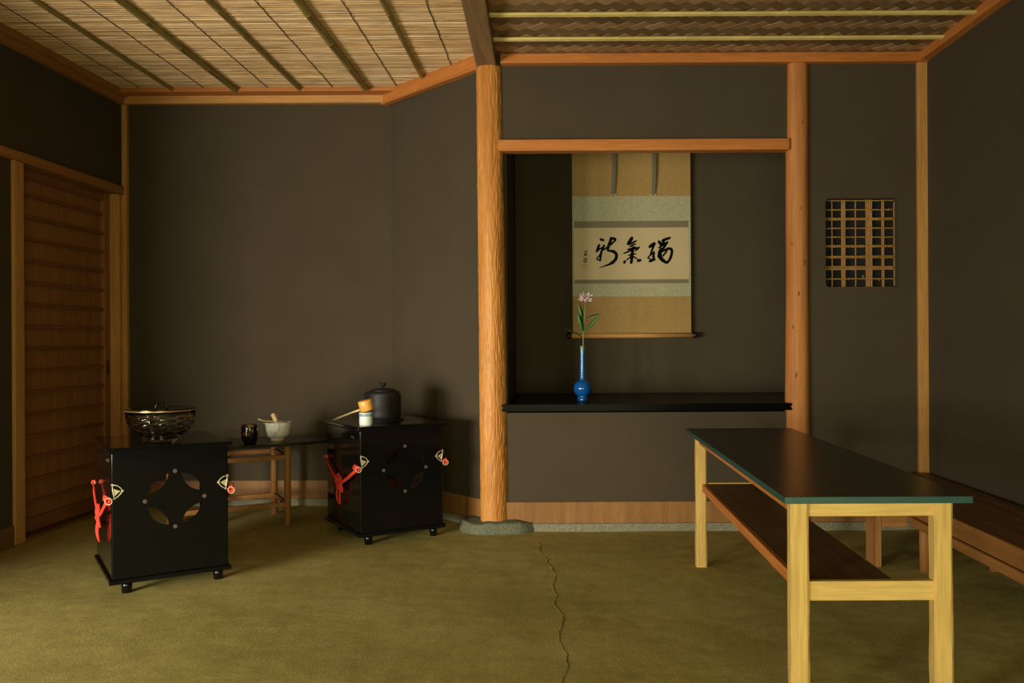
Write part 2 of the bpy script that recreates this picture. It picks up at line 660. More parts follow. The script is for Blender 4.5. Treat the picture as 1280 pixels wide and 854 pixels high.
def rw_box(mb, s0, s1, o0, o1, z0, z1):
    v = [RW(s0, o0, z0), RW(s1, o0, z0), RW(s1, o1, z0), RW(s0, o1, z0),
         RW(s0, o0, z1), RW(s1, o0, z1), RW(s1, o1, z1), RW(s0, o1, z1)]
    return mb.add(v, [(3, 2, 1, 0), (4, 5, 6, 7), (0, 1, 5, 4), (1, 2, 6, 5), (2, 3, 7, 6), (3, 0, 4, 7)])


def beam_pts(mb, a, b, w0, w1, z0, z1):
    """a plank along the ground line a-b, from offset w0 to w1 on its left side"""
    a = Vector((a[0], a[1], 0))
    b = Vector((b[0], b[1], 0))
    d = (b - a).normalized()
    n = Vector((-d.y, d.x, 0))
    q = [a + n * w0, b + n * w0, b + n * w1, a + n * w1]
    v = [(p.x, p.y, z0) for p in q] + [(p.x, p.y, z1) for p in q]
    return mb.add(v, [(3, 2, 1, 0), (4, 5, 6, 7), (0, 1, 5, 4), (1, 2, 6, 5), (2, 3, 7, 6), (3, 0, 4, 7)])


# ------------------------------------------------------------------ floor
def floor_h(x, y):
    p = Vector((x, y, 0))
    h = 0.004 * noise.noise(p * 1.3) + 0.0022 * noise.noise(p * 6.0) + 0.0012 * noise.noise(p * 17.0)
    return h - 0.004


nx, ny = 200, 240
x0, x1, y0, y1 = -2.95, 2.15, YF - 0.1, 5.45
mb = MB()
vs = []
for j in range(ny + 1):
    for i in range(nx + 1):
        x = x0 + (x1 - x0) * i / nx
        y = y0 + (y1 - y0) * j / ny
        vs.append((x, y, floor_h(x, y)))
fs = [(j * (nx + 1) + i, j * (nx + 1) + i + 1, (j + 1) * (nx + 1) + i + 1, (j + 1) * (nx + 1) + i)
      for j in range(ny) for i in range(nx)]
mb.add(vs, fs, True)
floor = mb.build('floor', 'earth')
struct(floor, 'rammed earth floor in olive tan with a long crack', 'floor')
# the long crack with its crumbled sandy rim
crk = [(-0.105, 4.28), (-0.10, 4.12), (-0.065, 3.98), (-0.055, 3.86), (-0.02, 3.72), (-0.035, 3.58), (-0.018, 3.42),
       (-0.03, 3.30), (0.005, 3.15), (0.0, 3.02), (-0.012, 2.9), (0.012, 2.78), (0.015, 2.66), (-0.004, 2.5), (0.01, 2.3),
       (0.03, 2.0)]
pts = []
for i in range(len(crk) - 1):
    (ax, ay), (bx, by) = crk[i], crk[i + 1]
    for k in range(6):
        t = k / 6
        x = ax + (bx - ax) * t + 0.010 * noise.noise(Vector((ax * 3, (ay + (by - ay) * t) * 14, 3)))
        y = ay + (by - ay) * t
        pts.append((x + random.uniform(-0.003, 0.003), y, floor_h(x, y) - 0.0004))
mb = MB()
mb.tube(pts, [0.0014 + 0.0016 * noise.noise(Vector((p[1] * 9, 0, 0))) for p in pts], 6)
mb.build('crack_rim', 'sand', floor)
mb = MB()
pts2 = [(p[0] + 0.004, p[1], p[2] + 0.0006) for p in pts]
mb.tube(pts2, 0.0008, 4)
mb.build('crack', 'crack', floor)
# loose crumbs of earth
mb = MB()
patches = [(-1.15, 3.05, 0.45, 0.22, 520), (-0.72, 3.15, 0.25, 0.3, 260), (-0.48, 3.7, 0.10, 0.45, 220), (-1.8, 2.85, 0.5, 0.25, 300),
           (-1.3, 2.75, 0.8, 0.35, 260), (0.7, 2.9, 0.6, 0.4, 60)]
for (px, py, sx, sy, n) in patches:
    for k in range(n):
        x = random.gauss(px, sx * 0.5)
        y = random.gauss(py, sy * 0.5)
        if not (-2.5 < x < 1.6 and 0.3 < y < 4.4):
            continue
        r = random.uniform(0.002, 0.0058)
        z = floor_h(x, y)
        a = random.random() * 6.28
        v = [(x + r * math.cos(a + q * 2.1), y + r * math.sin(a + q * 2.1), z - r * 0.4) for q in range(3)] + \
            [(x + r * 0.2, y, z + r * 0.26)]
        mb.add(v, [(0, 2, 1), (0, 1, 3), (1, 2, 3), (2, 0, 3)])
o = mb.build('earth_crumbs', 'sand', floor)
o['kind'] = 'stuff'

# ------------------------------------------------------------------ walls
TH = 0.12
# left wall: door recess near the corner, open doorway towards the camera
DS0, DS1, DZ = 0.05, 0.985, 1.885      # sliding door recess
OS0, OS1, OZ = 2.95, 6.00, 1.9          # open doorway outside the frame
SEND = YB - YF
mb = MB()
outer = [(-TH, 0), (SEND, 0), (SEND, 2.62), (-TH, 2.62)]


def rect(a, b, c, d):
    return [(a, c), (b, c), (b, d), (a, d)]


mb.plate(outer, [rect(DS0, DS1, 0.0 + 0.002, DZ), rect(OS0, OS1, 0.05, OZ)], lambda u, v, w: LW(u, w, v), TH)
struct(mb.build('wall_left', 'clay'), 'dark brown clay plaster wall with the wooden sliding door', 'wall')
mb = MB()
lw_box(mb, -0.05, 1.2, TH + 0.03, TH + 0.05, 0, 2.1)
struct(mb.build('wall_left_outer', 'dark'), 'dark boarding behind the sliding door', 'wall')

# back wall and slanting wall
mb = MB()
mb.box(LX - 0.1, CX + 0.02, YB, YB + TH, 0, 2.62)
struct(mb.build('wall_back', 'clay'), 'plain brown clay plaster wall behind the tea cabinets', 'wall')
mb = MB()
beam_pts(mb, (CX, CY), (DX, DY), 0.0, 0.10, 0, 2.62)
struct(mb.build('wall_slanting', 'clay'), 'brown clay plaster wall slanting towards the log pillar', 'wall')

# wall with the alcove: one outline with the alcove opening and the lattice window
NX0, NX1, NZ0, NZ1 = -0.29, 1.20, 0.63, 1.985
WX0, WX1, WZ0, WZ1 = 1.382, 1.759, 1.253, 1.716


def rrect(xa, xb, za, zb, r, n=5):
    out = []
    for (cx_, cz_, a0) in ((xb - r, za + r, -90), (xb - r, zb - r, 0), (xa + r, zb - r, 90), (xa + r, za + r, 180)):
        for k in range(n + 1):
            a = R(a0 + 90 * k / n)
            out.append((cx_ + r * math.cos(a), cz_ + r * math.sin(a)))
    return out


mb = MB()
mb.plate([(-0.34, 0), (RX + 0.1, 0), (RX + 0.1, 2.62), (-0.34, 2.62)],
         [rect(NX0, NX1, NZ0 - 0.02, NZ1), rrect(WX0, WX1, WZ0, WZ1, 0.022)],
         lambda u, v, w: (u, YT + w, v), 0.05)
struct(mb.build('wall_alcove', 'clay'), 'brown clay plaster wall around the picture alcove and lattice window', 'wall')
# inside of the alcove
mb = MB()
mb.box(-0.33, 1.46, 5.50, 5.56, 0.5, 2.5)
struct(mb.build('wall_alcove_back', 'clay'), 'dark brown plaster wall behind the hanging scroll', 'wall')
mb = MB()
mb.box(-0.33, -0.275, YT + 0.05, 5.50, 0.5, 2.5)
struct(mb.build('wall_alcove_left', 'clay'), 'shaded side wall inside the alcove beside the log pillar', 'wall')
mb = MB()
mb.box(1.41, 1.46, YT + 0.14, 5.50, 0.5, 2.5)
mb.box(1.20, 1.46, YT + 0.10, YT + 0.14, 0.5, 2.5)
struct(mb.build('wall_alcove_right', 'clay'), 'side wall inside the alcove behind the smooth log post', 'wall')
mb = MB()
mb.box(-0.33, 1.46, YT + 0.05, 5.56, 2.42, 2.46)
struct(mb.build('ceiling_alcove', 'brownX'), 'boarded ceiling inside the alcove', 'ceiling')

# right wall and front wall (behind the camera)
mb = MB()
rw_box(mb, -0.06, YT - YF, 0, TH, 0, 2.62)
struct(mb.build('wall_right', 'clay'), 'plain dark brown clay plaster wall above the bench', 'wall')
mb = MB()
mb.plate([(-2.95, 0), (2.15, 0), (2.15, 2.62), (-2.95, 2.62)], [rect(-2.68, -1.50, 0.05, 1.9), rect(-0.9, 1.1, 0.10, 1.10)],
         lambda u, v, w: (u, YF - w, v), TH)
struct(mb.build('wall_front', 'clay'), 'clay plaster wall with the wide garden opening', 'wall')

# ------------------------------------------------------------------ ceilings
# left: reeds on bamboo rods; right: woven strips on split bamboo
bx0, by0 = -0.375, 4.58


def beam_x(y):
    return bx0 - 0.0227 * (y - by0)


ceil_l = MB()
ceil_l.box(-2.9, -0.30, YF - 0.05, YB + 0.1, ZL + 0.025, ZL + 0.05)
ceil_l = ceil_l.build('ceiling', 'dark')
struct(ceil_l, 'pale reed ceiling laid over olive bamboo rods', 'ceiling')
ceil_r = MB()
ceil_r.box(-0.36, 2.15, YF - 0.05, YT + 0.06, ZR + 0.022, ZR + 0.045)
ceil_r = ceil_r.build('ceiling_woven', 'brownX')
struct(ceil_r, 'brown herringbone woven ceiling with yellow split bamboo strips', 'ceiling')

# reeds: eight mesh variants shared by all
reed_meshes = []
for q in range(8):
    mb = MB()
    r = random.uniform(0.0060, 0.0076)
    n = 24
    L0, L1 = -2.88, -0.31
    pts, rr = [], []
    ph = random.random() * 10
    for i in range(n + 1):
        t = i / n
        pts.append((L0 + (L1 - L0) * t, 0.0022 * noise.noise(Vector((t * 9, ph, 0))),
                    0.0020 * noise.noise(Vector((t * 8, ph, 5)))))
        rr.append(r * (1 + 0.16 * noise.noise(Vector((t * 11, ph, 9)))))
    mb.tube(pts, rr, 6)
    me = mb.mesh('reed')
    me.materials.append(M['reed'])
    reed_meshes.append(me)
y = YB - 0.10
cnt = 0
while y > 2.9:
    o = link('reed', reed_meshes[random.randrange(8)], ceil_l)
    o.location = (random.uniform(-0.02, 0.0), y, ZL + 0.010 + random.uniform(-0.0015, 0.0015))
    y -= random.uniform(0.0118, 0.0138)
    cnt += 1
# unseen rest of the ceiling towards the camera
mb = MB()
while y > YF:
    mb.box(-2.9, -0.33, y - 0.0058, y + 0.0058, ZL + 0.004, ZL + 0.016)
    y -= 0.0128
o = mb.build('reed_field', 'reed', ceil_l)
o['kind'] = 'stuff'


def bamboo(mb, a, b, r, joints, seg=10):
    a, b = Vector(a), Vector(b)
    L = (b - a).length
    pts, rr = [], []
    s = 0.0
    while s < L:
        j = joints * random.uniform(0.85, 1.15)
        e = min(s + j, L)
        for (t, k) in ((s, 1.12), (s + 0.004, 1.14), (s + 0.010, 1.0), ((s + e) / 2, 0.97), (e - 0.008, 1.0), (e - 0.002, 1.06)):
            if t <= L and (not pts or t > pts[-1][0] + 1e-4):
                pts.append((t, k))
        s = e
    P = [a + (b - a) * (t / L) for t, k in pts]
    mb.tube(P, [r * k for t, k in pts], seg)


rods = [(-2.665, 0.010), (-2.29, 0.0105), (-1.915, 0.017), (-1.535, 0.012), (-1.14, 0.0185), (-0.775, 0.012)]
for (x, r) in rods:
    mb = MB()
    yend = YB - 0.13 if x < -1.2 else (5.18 if x < -1.0 else 4.98)
    bamboo(mb, (x, 2.6, ZL - r * 0.55), (x, yend, ZL - r * 0.55), r, 0.34)
    mb.build('bamboo_rod', 'rodgreen', ceil_l)
for i in range(len(rods)):
    xa = rods[i][0]
    xb = rods[i + 1][0] if i + 1 < len(rods) else -0.40
    x = (xa + xb) / 2
    mb = MB()
    pts = []
    yy = YB - 0.1
    while yy > 2.6:
        pts.append((x + random.uniform(-0.002, 0.002), yy, ZL + 0.0022))
        yy -= 0.05
    mb.tube(pts, 0.0022, 5)
    mb.build('stitching_cord', 'thread', ceil_l)

# woven strips: herringbone of 2:1 pieces turned by 45 degrees
W = 0.056
GAP = 0.004
tile = MB()


def strip_mesh():
    mbs = MB()
    l, w, t = 2 * W - GAP * 0.2, W - 0.001, 0.0022
    n = 4
    v = []
    for i in range(n + 1):
        a = i / n
        x = -l / 2 + l * a
        z = -0.0012 * math.sin(math.pi * a) ** 0.7      # the strip bows down between the places where it dives under
        for yv in (-w / 2, w / 2):
            v.append((x, yv, z))
    for i in range(n + 1):
        p = v[2 * i]
        q = v[2 * i + 1]
        v.append((p[0], p[1], p[2] + t))
        v.append((q[0], q[1], q[2] + t))
    o = 2 * (n + 1)
    f = []
    for i in range(n):
        f.append((2 * i, 2 * i + 1, 2 * i + 3, 2 * i + 2))
        f.append((o + 2 * i, o + 2 * i + 2, o + 2 * i + 3, o + 2 * i + 1))
        f.append((2 * i, 2 * i + 2, o + 2 * i + 2, o + 2 * i))
        f.append((2 * i + 1, o + 2 * i + 1, o + 2 * i + 3, 2 * i + 3))
    f.append((0, o, o + 1, 1))
    e = 2 * n
    f.append((e, e + 1, o + e + 1, o + e))
    mbs.add(v, f, False)
    return mbs


sm = strip_mesh()
strip_me = sm.mesh('woven_strip')
strip_me.materials.append(M['ajiro'])
strip_med = sm.mesh('woven_strip')
strip_med.materials.append(M['ajirod'])
cand = []
c45, s45 = math.cos(R(-45)), math.sin(R(-45))
N = 70
for a in range(-N, N):
    for b in range(-N, N):
        k = (a - b) % 4
        if k == 0:
            u, v, ang = (a + 1) * W, (b + 0.5) * W, 0
        elif k == 2:
            u, v, ang = (a + 0.5) * W, b * W, 90
        else:
            continue
        X = u * c45 - v * s45 + 0.8
        Y = u * s45 + v * c45 + 4.0
        if beam_x(Y) - 0.01 < X < 2.02 and 2.4 < Y < YT + 0.03:
            cand.append((Y, X, ang - 45))
cand.sort(key=lambda c: (not (3.80 < c[0]), abs(c[1] - 0.9)))
rest, restd = MB(), MB()
for i, (Y, X, ang) in enumerate(cand):
    mt = Matrix.Translation((X, Y, ZR + random.uniform(-0.001, 0.001))) @ Matrix.Rotation(R(ang), 4, 'Z') @ \
        Matrix.Rotation(R(1.3 if ang < 0 else -1.3), 4, 'X')
    if i < 300:
        o = link('woven_strip', strip_me if ang < 0 else strip_med, ceil_r)
        o.matrix_world = mt
    else:
        (rest if ang < 0 else restd).add([mt @ Vector(p) for p in sm.v], sm.f, False)
for o in (rest.build('woven_strips', 'ajiro', ceil_r), restd.build('woven_strips', 'ajirod', ceil_r)):
    o['kind'] = 'stuff'
for yy in (4.27, 3.95, 3.63, 3.31, 2.99, 2.67):
    for dy in (-0.0085, 0.0085):
        mb = MB()
        bamboo(mb, (beam_x(yy) + 0.02, yy + dy, ZR - 0.014), (RX + 0.01, yy + dy, ZR - 0.014), 0.0085, 0.33 + 0.1 * (dy > 0), 8)
        mb.build('split_bamboo', 'rodyellow', ceil_r)

# ------------------------------------------------------------------ beams, cornices, posts (trim)
trim_n = [0]


def trim(mb, mat, label, cat='trim', bevel=0.003):
    trim_n[0] += 1
    o = mb.build('trim_%d' % trim_n[0], mat, None, bevel)
    struct(o, label, cat)
    return o


# ceiling beam that rests on the log pillar
mb = MB()
hw = 0.052
zb = 2.405
v = []
for z in (zb, ZL + 0.03):
    for (yy, sx) in ((YF - 0.02, -1), (YF - 0.02, 1), (YT + 0.06, 1), (YT + 0.06, -1)):
        v.append((beam_x(yy) + sx * hw, yy, z))
mb.add(v, [(3, 2, 1, 0), (4, 5, 6, 7), (0, 1, 5, 4), (1, 2, 6, 5), (2, 3, 7, 6), (3, 0, 4, 7)])
trim(mb, 'beam', 'rough brown ceiling beam resting on the adzed log pillar', 'beam', 0.005)

# cornices: lower rail with a wider strip above
mb = MB()
mb.box(LX + 0.02, CX - 0.0, YB - 0.04, YB + 0.01, ZC, ZC + 0.047)
trim(mb, 'honeyX', 'pale wooden cornice rail along the back wall', 'cornice')
mb = MB()
mb.box(LX + 0.02, CX + 0.10, YB - 0.13, YB - 0.02, 2.470, ZL + 0.004)
trim(mb, 'cedarX', 'orange cedar strip edging the reed ceiling at the back', 'cornice')
mb = MB()
lw_box(mb, 0.0, SEND, -0.03, 0.01, ZC - 0.004, ZC + 0.047)
lw_box(mb, 0.05, SEND, -0.055, 0.01, ZC + 0.034, ZL + 0.004)
trim(mb, 'benchY', 'dark cedar cornice along the wall above the sliding door', 'cornice')
mb = MB()
ca_ = Vector((CX - 0.035, CY, 0))
cd_ = Vector((DX, DY, 0)) - ca_
mb.box(0, cd_.length, -0.032, 0.01, ZC - 0.010, ZL + 0.004)
o = trim(mb, 'cedarX', 'orange cedar cornice along the slanting wall', 'cornice')
o.location = ca_
o.rotation_euler = (0, 0, math.atan2(cd_.y, cd_.x))
mb = MB()
mb.box(-0.30, RX + 0.02, YT - 0.045, YT + 0.01, ZC - 0.012, ZR + 0.002)
trim(mb, 'cedarX', 'orange cedar cornice above the picture alcove', 'cornice')
mb = MB()
rw_box(mb, 0.0, YT - YF, -0.045, 0.01, ZC - 0.008, ZR + 0.002)
trim(mb, 'cedarY', 'cedar cornice along the wall above the bench', 'cornice')
# corner posts
mb = MB()
mb.box(LX + 0.004, LX + 0.034, YB - 0.03, YB + 0.01, 0.0, ZC)
trim(mb, 'honeyZ', 'slim cedar corner post beside the sliding door', 'post')
mb = MB()
mb.box(RX - 0.048, RX + 0.01, YT - 0.025, YT + 0.01, 0.0, ZC)
trim(mb, 'honeyZ', 'slim cedar corner post beside the lattice window', 'post')
# alcove lintel
mb = MB()
mb.box(-0.312, 1.186, YT - 0.045, YT + 0.03, 1.962, 2.020)
trim(mb, 'cedarX', 'orange cedar lintel across the top of the picture alcove', 'lintel')


# log pillar with adzed grooves
def log(name_label, cx, cy, z0, z1, r0, r1, mat, amp, fz, fa, shiftx=0.0, seg=110, rings=240, bulge=0.0):
    mb = MB()
    v, f = [], []
    for j in range(rings + 1):
        t = j / rings
        z = z0 + (z1 - z0) * t
        r = r0 + (r1 - r0) * t + bulge * math.sin(t * 9)
        for k in range(seg):
            a = 2 * math.pi * k / seg
            d = Vector((math.cos(a), math.sin(a), 0))
            w = noise.noise(Vector((d.x * fa + 0.4 * math.sin(z * 6), d.y * fa, z * fz)))
            w2 = noise.noise(Vector((d.x * fa * 2.3, d.y * fa * 2.3, z * fz * 1.7 + 9)))
            rr = r + amp * (-abs(w) * 1.8 + 0.5) + amp * 0.6 * w2
            v.append((cx + shiftx * t + rr * d.x, cy + rr * d.y, z))
    for j in range(rings):
        for k in range(seg):
            k2 = (k + 1) % seg
            f.append((j * seg + k, j * seg + k2, (j + 1) * seg + k2, (j + 1) * seg + k))
    f.append(tuple(range(seg))[::-1])
    f.append(tuple(range(rings * seg, (rings + 1) * seg)))
    mb.add(v, f, True)
    return trim(mb, mat, name_label, 'pillar', 0)


log('thick adzed log pillar with rippled golden surface on a flat stone', -0.346, 4.59, 0.035, 2.408, 0.071, 0.066, 'log',
    0.0036, 11.0, 11.0, -0.016, 150, 380)
lg = log('smooth reddish log post at the edge of the alcove', 1.232, 4.585, 0.0, 2.43, 0.064, 0.055, 'log2', 0.0012, 1.2, 1.5, 0.01,
    64, 90, 0.0015)
for (ka, kz, kr) in ((250, 0.80, 0.010), (235, 1.05, 0.007), (262, 1.22, 0.008), (290, 1.38, 0.009), (275, 1.66, 0.006), (300, 1.86, 0.008), (284, 2.1, 0.007),
                     (228, 1.48, 0.006)):
    rr = 0.064 - 0.009 * kz / 2.43
    kx, ky = 1.232 + 0.01 * kz / 2.43 + rr * math.cos(R(ka)), 4.585 + rr * math.sin(R(ka))
    mb = MB()
    mb.lathe([(0, -kr * 1.8), (kr * 0.35, -kr), (kr * 0.5, 0), (kr * 0.35, kr), (0, kr * 1.8)], 10, (kx, ky, kz))
    mb.build('knot', 'brownZ', lg)

# baseboards over a granite footing
for nm, lab, a, b in (('back', 'brown baseboard behind the tea cabinets', (LX + 0.02, YB), (CX + 0.005, YB)),
                      ('slanting', 'brown baseboard below the slanting wall', (CX, CY), (DX - 0.02, DY + 0.02)),
                      ('alcove', 'brown baseboard below the picture alcove', (-0.30, YT), (RX - 0.05, YT))):
    mb = MB()
    beam_pts(mb, a, b, -0.012, 0.004, 0.037, 0.148)
    struct(mb.build('baseboard_' + nm, 'base', None, 0.002), lab, 'baseboard')
for lab, a, b in (('grey granite footing along the back wall', (LX + 0.02, YB), (CX + 0.005, YB)),
                  ('grey granite footing below the slanting wall', (CX, CY), (DX - 0.02, DY + 0.02)),
                  ('grey granite footing below the picture alcove', (-0.30, YT), (RX - 0.02, YT))):
    mb = MB()
    beam_pts(mb, a, b, -0.02, 0.004, -0.02, 0.037)
    trim(mb, 'granite', lab, 'footing', 0.003)
mb = MB()
lw_box(mb, 1.06, OS0, -0.012, 0.004, 0.0, 0.10)
struct(mb.build('baseboard_left', 'brownY', None, 0.002), 'dark baseboard beside the sliding door', 'baseboard')
mb = MB()
rw_box(mb, 0.0, YT - YF, -0.012, 0.004, 0.0, 0.11)
struct(mb.build('baseboard_right', 'brownY', None, 0.002), 'dark baseboard behind the bench', 'baseboard')

# ------------------------------------------------------------------ sliding door in the left wall
door = MB()
lw_box(door, DS0 + 0.02, DS1 - 0.002, 0.070, 0.088, 0.02, DZ - 0.01)
door = door.build('door_1', 'door')
struct(door, 'reddish cedar sliding door with horizontal battens', 'door')
zt = 1.745
for i in range(15):
    z = zt - 0.1125 * i
    mb = MB()
    lw_box(mb, DS0 + 0.075, DS1 - 0.002, 0.052, 0.071, z - 0.0085, z + 0.0085)
    mb.build('batten', 'doorX', door, 0.003)
mb = MB()
lw_box(mb, DS0 + 0.012, DS0 + 0.075, 0.050, 0.072, 0.02, DZ - 0.008)
mb.build('stile', 'door', door, 0.003)
mb = MB()
lw_box(mb, DS0 + 0.036, DS0 + 0.050, 0.046, 0.052, 0.80, 0.88)
mb.build('finger_pull', 'dark', door, 0.003)
mb = MB()
lw_box(mb, DS0 + 0.075, DS1 - 0.002, 0.050, 0.072, DZ - 0.06, DZ - 0.008)
mb.build('rail', 'doorX', door, 0.003)
mb = MB()
lw_box(mb, DS0 + 0.075, DS1 - 0.002, 0.050, 0.072, 0.02, 0.09)
mb.build('rail', 'doorX', door, 0.003)
# frame
mb = MB()
lw_box(mb, DS0 - 0.03, DS0 + 0.010, -0.004, 0.092, 0.0, DZ - 0.006)
trim(mb, 'honeyZ', 'broad pale jamb at the corner end of the sliding door', 'door frame')
mb = MB()
lw_box(mb, DS1 - 0.006, DS1 + 0.070, -0.016, 0.092, 0.0, DZ - 0.006)
trim(mb, 'honeyZ', 'cedar jamb post at the open end of the sliding door', 'door frame')
mb = MB()
lw_box(mb, 0.005, 1.30, -0.022, 0.092, DZ - 0.006, DZ + 0.042)
trim(mb, 'benchY', 'cedar head rail above the sliding door', 'door frame')
mb = MB()
lw_box(mb, DS0, DS1, -0.005, 0.10, -0.02, 0.014)
trim(mb, 'brownY', 'dark wooden sill under the sliding door', 'door frame')

# ------------------------------------------------------------------ lattice window
win = MB()
win.box(WX0 - 0.03, WX1 + 0.05, YT + 0.088, YT + 0.098, WZ0 - 0.03, WZ1 + 0.03)
win = win.build('window_1', 'dark')
struct(win, 'small rounded window with a reed lattice in the plaster wall', 'window')
px = lambda c: WX0 + (c - 122) / 505.0 * (WX1 - WX0)
pz = lambda c: WZ1 - (c - 108) / 632.0 * (WZ1 - WZ0)


def reed_bar(a, b, r):
    mb = MB()
    a, b = Vector(a), Vector(b)
    n = 14
    ph = random.random() * 20
    pts = []
    for i in range(n + 1):
        p = a.lerp(b, i / n)
        p.x += 0.0016 * noise.noise(Vector((i * 0.4, ph, 0)))
        p.z += 0.0016 * noise.noise(Vector((i * 0.4, ph, 7)))
        pts.append(p)
    mb.tube(pts, [r * (1 + 0.15 * noise.noise(Vector((i * 0.9, ph, 3)))) for i in range(n + 1)], 7)
    return mb.build('lattice_reed', 'lattice', win)


for (c, n, r) in ((187, 1, 0.0032), (267, 3, 0.0036), (353, 1, 0.0032), (447, 4, 0.0042), (545, 2, 0.0035), (624, 1, 0.0036)):
    for k in range(n):
        x = px(c) + (k - (n - 1) / 2) * r * 2.15
        reed_bar((x, YT + 0.050, WZ0 - 0.012), (x, YT + 0.050, WZ1 + 0.012), r)
for (c, n, r) in ((116, 1, 0.003), (181, 1, 0.0034), (247, 2, 0.0034), (313, 1, 0.0036), (377, 1, 0.0034), (442, 2, 0.0030), (519, 2, 0.0034),
                  (598, 3, 0.0034), (675, 1, 0.0036), (736, 1, 0.003)):
    for k in range(n):
        z = pz(c) + (k - (n - 1) / 2) * r * 2.1
        reed_bar((WX0 - 0.008, YT + 0.0415, z), (WX1 + 0.008, YT + 0.0415, z), r)
for (c, d) in ((300, 442), (200, 442), (400, 442), (560, 442), (450, 181), (580, 181), (300, 675), (400, 660), (510, 680), (210, 250)):
    mb = MB()
    mb.ring((px(c), YT + 0.040, pz(d)), (1, 0.3, random.uniform(-0.5, 0.5)), 0.0065, 0.0016, 10, 5)
    mb.build('vine_tie', 'lattice', win)

# ------------------------------------------------------------------ flat stone under the pillar
mb = MB()
prof = []
v, f = [], []
seg, rings = 60, 12
for j in range(rings + 1):
    t = j / rings
    for k in range(seg):
        a = 2 * math.pi * k / seg
        n1 = noise.noise(Vector((math.cos(a) * 1.6, math.sin(a) * 1.6, 4.0)))
        ex = 0.205 * (1 + 0.10 * n1)
        ey = 0.150 * (1 + 0.16 * n1)
        prog = (1 - 0.16 * t * t) if t < 0.7 else (1 - 0.16 * t * t) * max(0.0, (1 - ((t - 0.7) / 0.3) ** 1.4))
        z = -0.012 + 0.066 * min(1.0, t / 0.7) ** 0.6
        x = -0.330 + ex * prog * math.cos(a)
        y = 4.615 + ey * prog * math.sin(a)
        z += 0.016 * noise.noise(Vector((x * 17, y * 17, z * 8))) * min(1, t * 2)
        v.append((x, y, z))
for j in range(rings):
    for k in range(seg):
        k2 = (k + 1) % seg
        f.append((j * seg + k, j * seg + k2, (j + 1) * seg + k2, (j + 1) * seg + k))
f.append(tuple(range(seg))[::-1])
mb.add(v, f, True)
tag(mb.build('foundation_stone', 'mossrock'), 'flat rough green-grey stone under the log pillar', 'stone')

# ------------------------------------------------------------------ alcove board
t = thing('alcove_shelf', 'black lacquered shelf board across the bottom of the alcove', 'shelf', (0.45, 4.53, 0.62))
mb = MB()
mb.box(-0.715, 0.945, 0.045, 0.965, 0.006, 0.0365)
mb.box(-0.715, 0.735, 0.028, 0.045, 0.006, 0.0365)
mb.build('board', 'lacqshelf', t)
mb = MB()
zs = [(0.0, 0.0), (0.018, 0.014), (0.037, 0.0)]
prof = [(-0.752, 0.0), (0.742, 0.0), (0.742, 0.011), (0.732, 0.0185), (0.742, 0.026), (0.742, 0.037), (-0.752, 0.037), (-0.752, 0.026),
        (-0.742, 0.0185), (-0.752, 0.011)]
mb.plate(prof, [], lambda u, v, w: (u, w, v), 0.030)
mb.build('front_rail', 'lacqshelf', t, 0.0015)

# ------------------------------------------------------------------ hanging scroll
YS = 5.45
K = YS / 1100.0
SX0 = (716 - 700) * K
sc = thing('hanging_scroll', 'hanging scroll of three black brushed characters on ochre and green silk', 'scroll', (0.447, YS, 1.0))


def S(px_, py_):
    return ((px_ - 700) * K - 0.447, EYE + (427 - py_) * K - 1.0)


def sheet(name, x0_, x1_, ya, yb_, mat, depth, th=0.0012, parent=sc):
    a = S(x0_, ya)
    b = S(x1_, yb_)
    mb = MB()
    mb.box(a[0], b[0], -depth - th, -depth, b[1], a[1])
    return mb.build(name, mat, parent)


sheet('upper_silk', 716, 864, 158, 245.8, 'silkbrown', 0.0)
sheet('middle_silk', 716, 864, 245.8, 371.2, 'silkgreen', 0.0)
sheet('lower_silk', 716, 864, 371.2, 418, 'silkbrown', 0.0)
sheet('brocade_strip', 718.4, 861.2, 276.8, 285.2, 'strip', 0.0012)
sheet('brocade_strip', 718.4, 861.2, 349.9, 354.9, 'strip', 0.0012)
paper = sheet('paper', 718.4, 861.2, 285.2, 349.9, 'paper', 0.0012)
for xx in (764.6, 814.8):
    a = S(xx, 158)
    b = S(xx + 4.6, 244)
    mb = MB()
    n = 12
    v, f = [], []
    for i in range(n + 1):
        t_ = i / n
        z = a[1] + (b[1] - a[1]) * t_
        yy = -0.008 - 0.024 * math.sin(t_ * math.pi * 0.9)
        xo = 0.006 * math.sin(t_ * 3)
        for (xq, yq) in ((a[0], 0), (b[0], 0), (b[0], 0.0012), (a[0], 0.0012)):
            v.append((xq + xo, yy + yq, z))
    for i in range(n):
        for k in range(4):
            k2 = (k + 1) % 4
            f.append((4 * i + k, 4 * i + k2, 4 * i + 4 + k2, 4 * i + 4 + k))
    mb.add(v, f)
    rb = mb.build('ribbon', 'ribbon', sc)
    for q in (-0.002, 0.026):
        mb = MB()
        mb.lathe([(0, -0.004), (0.0035, -0.003), (0.004, 0.0), (0.0028, 0.003), (0, 0.004)], 8, (a[0] + xo + q, -0.012, b[1]))
        mb.build('tassel', 'white', rb)
mb = MB()
a = S(714.5, 420)
b = S(865.5, 420)
mb.tube([(a[0], -0.010, a[1]), (b[0], -0.010, a[1])], 0.0155, 16)
rl = mb.build('roller', 'honeyX', sc)
for (xa, xb) in ((709, 714.7), (865.3, 872)):
    p, q = S(xa, 420), S(xb, 420)
    mb = MB()
    L = q[0] - p[0]
    mb.tube([(p[0], -0.010, p[1]), (p[0] + L * 0.2, -0.010, p[1]), (p[0] + L * 0.8, -0.010, p[1]), (q[0], -0.010, p[1])],
            [0.015, 0.0190, 0.0190, 0.015], 14)
    mb.build('roller_knob', 'knob', rl)
